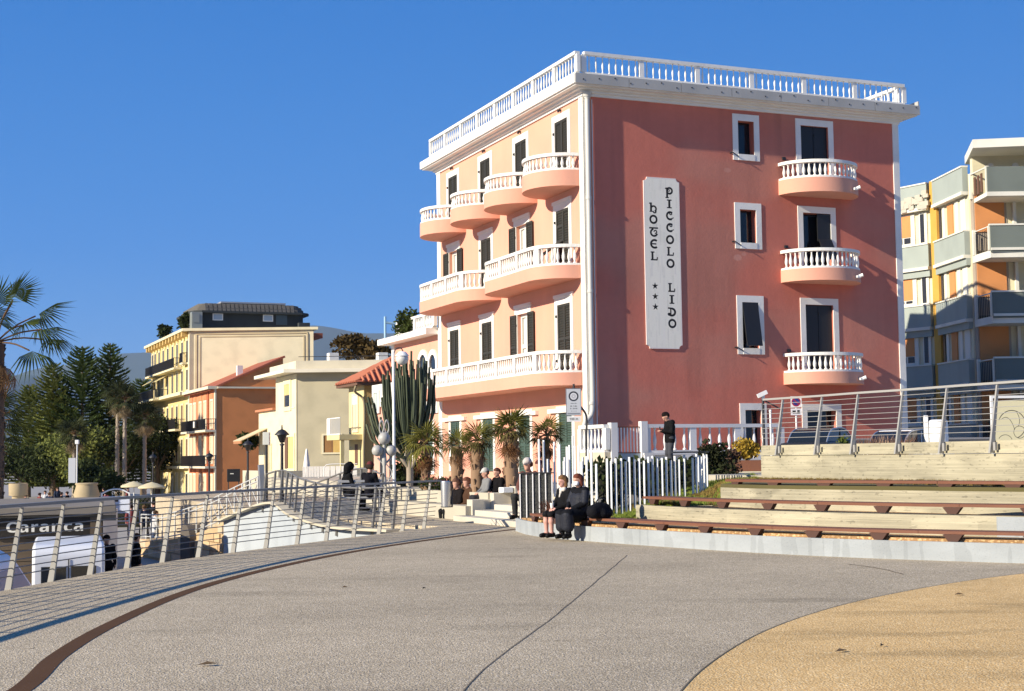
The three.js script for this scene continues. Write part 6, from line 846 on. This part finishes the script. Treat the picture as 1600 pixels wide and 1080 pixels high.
// ---------------------------------------------------------------- people: skeletons wrapped in one smooth skin, clothes as shells round it
function nets(caps, k, cell) { // surface of the smooth union of tapered capsules [ax, ay, az, bx, by, bz, ra, rb]
  const mn = [1e9, 1e9, 1e9], mx = [-1e9, -1e9, -1e9]; for (const c of caps) for (let a = 0; a < 3; a++) { const r = Math.max(c[6], c[7]) + k + 2 * cell; mn[a] = Math.min(mn[a], c[a] - r, c[a + 3] - r); mx[a] = Math.max(mx[a], c[a] + r, c[a + 3] + r); }
  const n = mn.map((v, a) => Math.ceil((mx[a] - v) / cell) + 1), F = new Float32Array(n[0] * n[1] * n[2]).fill(9), id = (x, y, z) => (z * n[1] + y) * n[0] + x;
  for (const [ax, ay, az, bx, by, bz, ra, rb] of caps) {
    const R2 = Math.max(ra, rb) + k + 1.8 * cell, lo = [ax, ay, az].map((v, a) => Math.max(0, Math.floor((Math.min(v, [bx, by, bz][a]) - R2 - mn[a]) / cell))), hi = [ax, ay, az].map((v, a) => Math.min(n[a] - 1, Math.ceil((Math.max(v, [bx, by, bz][a]) + R2 - mn[a]) / cell)));
    const dx = bx - ax, dy = by - ay, dz = bz - az, dd = dx * dx + dy * dy + dz * dz || 1e-9;
    for (let z = lo[2]; z <= hi[2]; z++) for (let y = lo[1]; y <= hi[1]; y++) for (let x = lo[0]; x <= hi[0]; x++) {
      const px = mn[0] + x * cell - ax, py = mn[1] + y * cell - ay, pz = mn[2] + z * cell - az, t = Math.max(0, Math.min(1, (px * dx + py * dy + pz * dz) / dd)), qx = px - dx * t, qy = py - dy * t, qz = pz - dz * t, d = Math.sqrt(qx * qx + qy * qy + qz * qz) - (ra + (rb - ra) * t), i = id(x, y, z), f = F[i], h = Math.max(k - Math.abs(f - d), 0) / k; F[i] = Math.min(f, d) - h * h * k * .25;
    }
  }
  const vid = new Int32Array(F.length).fill(-1), pos = [], idx = [], E = [[0, 1], [0, 2], [0, 4], [1, 3], [1, 5], [2, 3], [2, 6], [3, 7], [4, 5], [4, 6], [5, 7], [6, 7]];
  for (let z = 0; z < n[2] - 1; z++) for (let y = 0; y < n[1] - 1; y++) for (let x = 0; x < n[0] - 1; x++) {
    const v = []; let m = 0; for (let c = 0; c < 8; c++) { v[c] = F[id(x + (c & 1), y + (c >> 1 & 1), z + (c >> 2))]; if (v[c] < 0) m |= 1 << c; } if (m === 0 || m === 255) continue;
    let sx = 0, sy = 0, sz = 0, c = 0; for (const [a, b] of E) { if ((v[a] < 0) === (v[b] < 0)) continue; const t = v[a] / (v[a] - v[b]); sx += (a & 1) + ((b & 1) - (a & 1)) * t; sy += (a >> 1 & 1) + ((b >> 1 & 1) - (a >> 1 & 1)) * t; sz += (a >> 2) + ((b >> 2) - (a >> 2)) * t; c++; }
    vid[id(x, y, z)] = pos.length / 3; pos.push(mn[0] + (x + sx / c) * cell, mn[1] + (y + sy / c) * cell, mn[2] + (z + sz / c) * cell);
  }
  const quad = (a, b, c, d, f) => { if (a < 0 || b < 0 || c < 0 || d < 0) return; f ? idx.push(a, b, c, a, c, d) : idx.push(a, c, b, a, d, c); };
  for (let z = 1; z < n[2] - 1; z++) for (let y = 1; y < n[1] - 1; y++) for (let x = 1; x < n[0] - 1; x++) {
    const s = F[id(x, y, z)] < 0;
    if (s !== F[id(x + 1, y, z)] < 0) quad(vid[id(x, y - 1, z - 1)], vid[id(x, y, z - 1)], vid[id(x, y, z)], vid[id(x, y - 1, z)], s);
    if (s !== F[id(x, y + 1, z)] < 0) quad(vid[id(x - 1, y, z - 1)], vid[id(x - 1, y, z)], vid[id(x, y, z)], vid[id(x, y, z - 1)], s);
    if (s !== F[id(x, y, z + 1)] < 0) quad(vid[id(x - 1, y - 1, z)], vid[id(x, y - 1, z)], vid[id(x, y, z)], vid[id(x - 1, y, z)], s);
  }
  const g = new THREE.BufferGeometry(); g.setAttribute('position', new THREE.Float32BufferAttribute(pos, 3)); g.setIndex(idx); g.computeVertexNormals(); return g;
}
function folds(g, amp) { const p = g.attributes.position, n = g.attributes.normal; for (let i = 0; i < p.count; i++) { const x = p.getX(i) * 9 + 40, y = p.getY(i) * 16 + 40, z = p.getZ(i) * 9 + 40, d = amp * (vn(x + .4 * y, y, [997, 997], 3) + vn(z - .5 * y, y * .8, [997, 997], 5) + .6 * vn(x * 2.3, z * 2.3 + y, [997, 997], 8) - 1.3); p.setXYZ(i, p.getX(i) + n.getX(i) * d, p.getY(i) + n.getY(i) * d, p.getZ(i) + n.getZ(i) * d); } g.computeVertexNormals(); return g; }
const add3 = (a, b, s = 1) => [a[0] + b[0] * s, a[1] + b[1] * s, a[2] + b[2] * s], unit = a => { const l = Math.hypot(...a) || 1; return a.map(v => v / l); }, cross = (a, b) => [a[1] * b[2] - a[2] * b[1], a[2] * b[0] - a[0] * b[2], a[0] * b[1] - a[1] * b[0]];
function skeleton(pose) {
  const J = {}; const sit = pose === 'sit', both = (n, f) => { J[n + 'L'] = f(1); J[n + 'R'] = f(-1); };
  if (sit) {
    J.pel = [0, .53, -.02]; J.chest = [0, .87, -.05]; J.neck = [0, 1.07, -.03]; J.head = [0, 1.22, .02]; J.face = [0, -.12, 1];
    both('hip', s => [.09 * s, .51, 0]); both('knee', s => [.1 * s, .5, .42]); both('ank', s => [.1 * s, .09, .4]); both('toe', s => [.12 * s, .045, .54]);
    both('sh', s => [.175 * s, 1.0, -.04]); both('el', s => [.23 * s, .74, .04]); both('wr', s => [.08 * s, .64, .25]);
  } else {
    const w = pose === 'walk' ? .16 : 0;
    J.pel = [0, .96, 0]; J.chest = [0, 1.28, .0]; J.neck = [0, 1.47, 0]; J.head = [0, 1.62, .03]; J.face = [0, 0, 1];
    both('hip', s => [.09 * s, .92, 0]); both('knee', s => [.1 * s, .5, .04 + w * s]); both('ank', s => [.1 * s, .09, w * 1.5 * s - (s < 0 ? .06 : 0)]); both('toe', s => [.12 * s, .045, .14 + w * 1.5 * s - (s < 0 ? .06 : 0)]);
    both('sh', s => [.19 * s, 1.41, 0]); both('el', s => [.25 * s, 1.14, -.03 - w * .6 * s]); both('wr', s => [.24 * s, .9, .05 - w * s]);
    if (pose === 'phone') { J.head = [0, 1.585, .12]; J.neck = [0, 1.47, .03]; J.face = [0, -.75, 1]; both('el', s => [.24 * s, 1.14, .04]); both('wr', s => [.06 * s, 1.17, .27]); }
  }
  return J;
}
const cloth = (c, r) => { const m = new THREE.MeshPhysicalMaterial({ roughness: r, specularIntensity: .25, bumpMap: grainBump, bumpScale: .01 }), k = Math.max(...c) < .03 ? .5 : 1; m.color.setRGB(c[0] * k, c[1] * k, c[2] * k); return m; };
function person(label, pos, turn, pose, st, cell = .018, group) {
  const t = thing('person', label, 'person', pos, turn, group), J = skeleton(pose), c = (a, b, ra, rb = ra) => [...a, ...b, ra, rb], fine = cell < .025;
  const f = unit(J.face), upv = unit(cross(cross(f, [0, 1, 0]), f)), sd = unit(cross(upv, f)), hd = (x, y, z) => add3(add3(add3(J.head, sd, x), upv, y), f, z);
  const skin = [c(J.pel, J.chest, .12, .125), c(J.chest, J.neck, .12, .06), c(J.neck, hd(0, -.05, -.01), .055, .055), c(hd(0, .035, -.025), hd(0, .035, .005), .092, .09), c(hd(0, -.05, .03), hd(0, -.075, .05), .062, .045)];
  if (fine) skin.push(c(hd(0, .0, .09), hd(0, -.03, .112), .012, .018), c(hd(.088, -.01, -.01), hd(.09, .02, -.015), .018), c(hd(-.088, -.01, -.01), hd(-.09, .02, -.015), .018), c(hd(-.03, .03, .085), hd(.03, .03, .085), .018));
  for (const s of ['L', 'R']) skin.push(c(J.chest, J['sh' + s], .09, .06), c(J['sh' + s], J['el' + s], .05, .042), c(J['el' + s], J['wr' + s], .042, .028), c(J.pel, J['hip' + s], .11, .09), c(J['hip' + s], J['knee' + s], .085, .058), c(J['knee' + s], add3(J['knee' + s], add3(J['ank' + s], J['knee' + s], -1), .35), .056, .058), c(add3(J['knee' + s], add3(J['ank' + s], J['knee' + s], -1), .35), J['ank' + s], .058, .038), c(J['ank' + s], J['toe' + s], .04, .032));
  const B = mb().add(nets(skin, .035, cell));
  for (const s of ['L', 'R']) { // hand: palm, four fingers, thumb
    const w = J['wr' + s], d = unit(add3(w, J['el' + s], -1)), sg = s === 'L' ? 1 : -1, side = unit(cross(d, pose === 'stand' || pose === 'walk' ? [sg, 0, 0] : [0, 1, 0])), pn = cross(side, d), q = (a, b, e) => add3(add3(add3(w, d, a), side, b), pn, e);
    const h = [c(w, q(.04, 0, 0), .026, .03), c(q(.04, -.02, 0), q(.08, -.024, 0), .022, .017), c(q(.04, .02, 0), q(.08, .024, 0), .022, .017)];
    [[-.03, .05], [-.01, .062], [.01, .066], [.03, .055]].forEach(([b, l]) => h.push(c(q(.085, b, 0), q(.085 + l * .55, b * 1.1, -.012), .0095, .009), c(q(.085 + l * .55, b * 1.1, -.012), q(.085 + l * .85, b * 1.05, -.035), .009, .0075)));
    h.push(c(q(.025, -.03, 0), q(.06, -.055, -.012), .013, .01), c(q(.06, -.055, -.012), q(.088, -.055, -.024), .01, .0085)); B.add(nets(h, .012, fine ? .007 : .02));
  }
  B.build('body', mat(...(st.skin || [.5, .27, .19]), .6), t);
  const shell = (name, caps, col, k = .03, rough = .85) => { const o = mb().add(folds(nets(caps, k, cell), fine ? .011 : .014)).build(name, cloth(col, rough), t); return o; };
  const coat = [c(J.pel, J.chest, .155, .165), c(J.chest, add3(J.neck, [0, -.04, 0]), .15, .085)];
  for (const s of ['L', 'R']) coat.push(c(J.chest, J['sh' + s], .12, .085), c(J['sh' + s], J['el' + s], .078, .066), c(J['el' + s], J['wr' + s], .066, .05), c(J.pel, add3(J['hip' + s], add3(J['knee' + s], J['hip' + s], -1), st.coatLen ?? .2), .145, .125));
  if (st.longCoat) for (const s of ['L', 'R']) coat.push(c(J['hip' + s], J['knee' + s], .14, .12), c(J['knee' + s], add3(J['knee' + s], add3(J['ank' + s], J['knee' + s], -1), .62), .115, .12));
  const co = shell('coat', coat, st.coat);
  if (st.quilt) { const tor = []; for (let i = 0; i < 5; i++) { const k = .12 + i * .19, p = add3(J.pel, add3(J.chest, J.pel, -1), k); tor.push(c(add3(p, [-.05, 0, .02]), add3(p, [.05, 0, .02]), .165, .165)); } for (const s of ['L', 'R']) for (let i = 0; i < 5; i++) { const p = add3(J['knee' + s], add3(J['ank' + s], J['knee' + s], -1), .03 + i * .14); tor.push(c(p, add3(p, [0, .001, 0]), .131)); } for (const s of ['L', 'R']) for (let i = 0; i < 4; i++) { const p = add3(J['sh' + s], add3(J['el' + s], J['sh' + s], -1), .1 + i * .26); tor.push(c(p, add3(p, [0, .001, 0]), .088)); } mb().add(nets(tor, .004, cell)).build('quilting', cloth(st.coat.map(v => v * 1.6), .5), co); }
  const leg = []; for (const s of ['L', 'R']) leg.push(c(J.pel, J['hip' + s], .135, .11), c(J['hip' + s], J['knee' + s], .105, .078), ...(st.bareLegs ? [] : [c(J['knee' + s], add3(J['ank' + s], [0, .02, 0]), .078, .062)]));
  shell(st.bareLegs ? 'skirt' : 'trousers', leg, st.trousers);
  for (const s of ['L', 'R']) shell('shoe', [c(add3(J['ank' + s], [0, -.02, -.03]), J['toe' + s], .052, .045), c(add3(J['ank' + s], [0, -.045, -.04]), add3(J['toe' + s], [0, -.012, .0]), .042, .035)], st.shoes || [.015, .014, .014], .02, .5);
  const hair = [c(hd(0, .05, -.035), hd(0, .065, -.0), .098, .092), c(hd(.05, .02, -.05), hd(-.05, .02, -.05), .07, .07)]; if (st.longHair) hair.push(c(hd(.07, .03, -.02), hd(.075, -.09, -.03), .045, .04), c(hd(-.07, .03, -.02), hd(-.075, -.09, -.03), .045, .04), c(hd(0, 0, -.07), hd(0, -.1, -.07), .06, .05)); if (st.hood) hair.push(c(hd(0, .02, -.05), hd(0, -.1, -.06), .125, .11), c(hd(0, .08, .0), hd(0, .05, .02), .11));
  shell(st.hood ? 'hood' : 'hair', hair, st.hair, .02, .8);
  if (fine) { const ey = mb(); for (const x of [-.032, .032]) ey.ball(hd(x, .008, .088), .009, 6); ey.build('eyes', M.black, t); mb().cyl(hd(-.02, -.055, .092), hd(.02, -.055, .092), .005, .005, 5).build('mouth', mat(.3, .1, .08, .6), t); }
  if (st.mask) shell('face_mask', [c(hd(-.03, -.05, .06), hd(.03, -.05, .06), .055, .055), c(hd(0, -.02, .09), hd(0, -.07, .085), .03)], [.75, .75, .75], .02);
  if (st.collar) shell('collar', [c(add3(J.neck, [-.06, -.02, .05]), add3(J.neck, [.06, -.02, .05]), .05), c(add3(J.neck, [0, -.05, .09]), add3(J.chest, [0, .02, .155]), .035, .025)], st.collar, .02);
  if (st.cap) shell('cap', [c(hd(0, .085, -.02), hd(0, .085, .0), .105), c(hd(0, .06, .08), hd(0, .055, .14), .045, .03)], st.cap, .02);
  return t;
}
const pB = [-.84, .55], sitTurn = Math.atan2(-.84, .55);
person('person with light brown hair and bare legs sitting on the low bench', [.95, .05, -28.3], sitTurn, 'sit', { coat: [.014, .014, .016], trousers: [.02, .018, .02], hair: [.17, .09, .04], longHair: true, bareLegs: true, collar: [.6, .56, .5], skin: [.56, .3, .24] }, .016).scale.setScalar(.86);
person('person in long black quilted coat and white mask sitting on the low bench', [1.22, .05, -27.9], sitTurn + .12, 'sit', { coat: [.014, .015, .02], trousers: [.015, .015, .018], hair: [.13, .04, .025], longHair: true, longCoat: true, quilt: true, mask: true }, .016).scale.setScalar(.88);
{ const b = thing('bag', 'soft black bag lying on the bench right of the seated pair', 'bag', [1.6, .43, -27.5], .6); mb().add(nets([[-.16, .12, 0, .16, .1, 0, .13, .11], [-.05, .2, 0, .1, .2, .02, .1, .08], [0, .08, .1, .1, .07, .1, .08, .06]], .06, .018)).build('body', cloth([.013, .013, .018], .8), b); mb().tube([[-.15, .2, 0], [-.05, .36, .02], [.1, .34, .02], [.17, .18, 0]], .012).build('strap', M.black, b);
  const p = thing('paper_cup', 'small white paper cup held between the hands of the person with bare legs', 'cup', [.95 - .84 * .27, .6, -28.3 + .55 * .27]); mb().lathe([[0, 0], [.03, 0], [.042, .1], [.036, .1], [.028, .01], [0, .01]], [0, 0, 0], 12).build('cup', M.white, p); }
person('person standing in black jacket looking down at phone by white balustrade', [4.72, 1.13, -44.4], -1.25, 'phone', { coat: [.012, .012, .013], trousers: [.05, .052, .06], hair: [.02, .012, .01], coatLen: .1 }, .018);
{ const ph = thing('phone', 'dark phone held by the standing person in the black jacket', 'phone', [4.72 - .31, 2.36, -44.4 + .12], -1.25); mb().rbox(-.035, -.07, -.006, .035, .07, .006, .004).build('case', M.black, ph); mb().box(-.03, -.063, -.0075, .03, .063, -.0065).build('screen', mat(.05, .055, .06, .2), ph); ph.rotation.x = -.5; }
person('person in a black hood sitting on the grey park bench', [-4.68, .1, -41.95], 2.0, 'sit', { coat: [.012, .012, .013], trousers: [.012, .012, .014], hair: [.012, .012, .013], hood: true, skin: [.6, .4, .32] }, .022);
person('person in black with a red cap sitting on the grey park bench', [-4.08, .1, -41.95], 2.7, 'sit', { coat: [.013, .013, .02], trousers: [.012, .012, .014], hair: [.03, .02, .015], cap: [.13, .03, .03] }, .022);
person('person in a white cap and dark trousers sitting on the stairs', [-.72, .12, -38.1], -1.2, 'sit', { coat: [.2, .2, .2], trousers: [.03, .03, .035], hair: [.06, .04, .03], cap: [.5, .49, .45] }, .022).scale.setScalar(.85);
person('person in a black coat sitting on the stairs right of the white cap', [-.42, .14, -37.9], -.9, 'sit', { coat: [.014, .012, .013], trousers: [.02, .018, .02], hair: [.1, .04, .03] }, .022).scale.setScalar(.85);
person('person with a pale cap and red brown hair seated behind the slatted panel', [.33, .16, -34.1], -.6, 'sit', { coat: [.12, .05, .04], trousers: [.03, .03, .03], hair: [.12, .05, .03], cap: [.5, .44, .4] }, .026);
person('person with dark red hair seated behind the slatted panel', [.6, .14, -34.0], -.6, 'sit', { coat: [.05, .03, .03], trousers: [.03, .03, .03], hair: [.1, .03, .025] }, .026);
person('person in dark clothes sitting low by the terrace edge near the litter bin', [-1.5, -.33, -38.9], -1.0, 'sit', { coat: [.02, .015, .015], trousers: [.02, .02, .02], hair: [.12, .06, .04] }, .026);
person('person in a brown coat sitting low by the terrace edge near the litter bin', [-1.22, -.3, -38.7], -1.0, 'sit', { coat: [.07, .035, .02], trousers: [.03, .02, .02], hair: [.14, .06, .04] }, .026);
person('dark clad person standing below the railing close to the timber kiosk', [-11.9, -2.3, -43.2], .6, 'stand', { coat: [.014, .014, .016], trousers: [.012, .012, .014], hair: [.02, .015, .012] }, .026);
person('dark clad person standing below the railing beside the stone arch of the footbridge', [-11.2, -2.3, -43.8], 2.1, 'stand', { coat: [.02, .018, .02], trousers: [.015, .015, .018], hair: [.03, .02, .015] }, .026);
{ // the crowd on the lower promenade
  const G = 'crowd on the lower promenade behind the footbridge', kinds = [['stand', { coat: [.015, .015, .018], trousers: [.02, .02, .025], hair: [.03, .02, .015] }, 'person in dark clothes standing in the crowd behind the footbridge'], ['walk', { coat: [.55, .55, .55], trousers: [.06, .08, .14], hair: [.05, .03, .02] }, 'person in a white top and blue trousers walking in the crowd behind the footbridge'], ['walk', { coat: [.03, .04, .07], trousers: [.015, .015, .018], hair: [.1, .06, .03] }, 'person in a navy coat walking in the crowd behind the footbridge'], ['stand', { coat: [.2, .05, .05], trousers: [.02, .02, .02], hair: [.03, .02, .02] }, 'person in a dull red coat standing in the crowd behind the footbridge']];
  const ps = kinds.map(([p, s, l], i) => person(l, [-16.2 - i * .9, -2.3, -70 - i], rr(0, 6.2), p, s, .034, G)), r = rng(202);
  for (let i = 0; i < 34; i++) { const px = 236 + 112 * r(), z = -64 - 16 * r(), x = (px - 800) / 2300 * -z; dup(ps[r() < .5 ? 0 : r() < .3 ? 1 : r() < .8 ? 2 : 3], [x, -2.3, z], r() * 6.3, null, .94 + .1 * r()); }
  const far = ['person in dark clothes standing far off on the promenade below the pines', 'person in a white top walking far off on the promenade below the pines', 'person in a navy coat walking far off on the promenade below the pines', 'person in a dull red coat standing far off on the promenade below the pines'];
  for (let i = 0; i < 16; i++) { const z = -98 - 26 * r(), x = (15 + 200 * r() - 800) / 2300 * -z, k = r() * 4 | 0, o = dup(ps[k], [x, -2.3, z], r() * 6.3, far[k]); o.userData.group = 'far crowd on the promenade below the pines'; }
}
scene.fog = new THREE.FogExp2(new THREE.Color().setRGB(.42, .58, .86), 3e-5);
renderer.render(scene, camera);
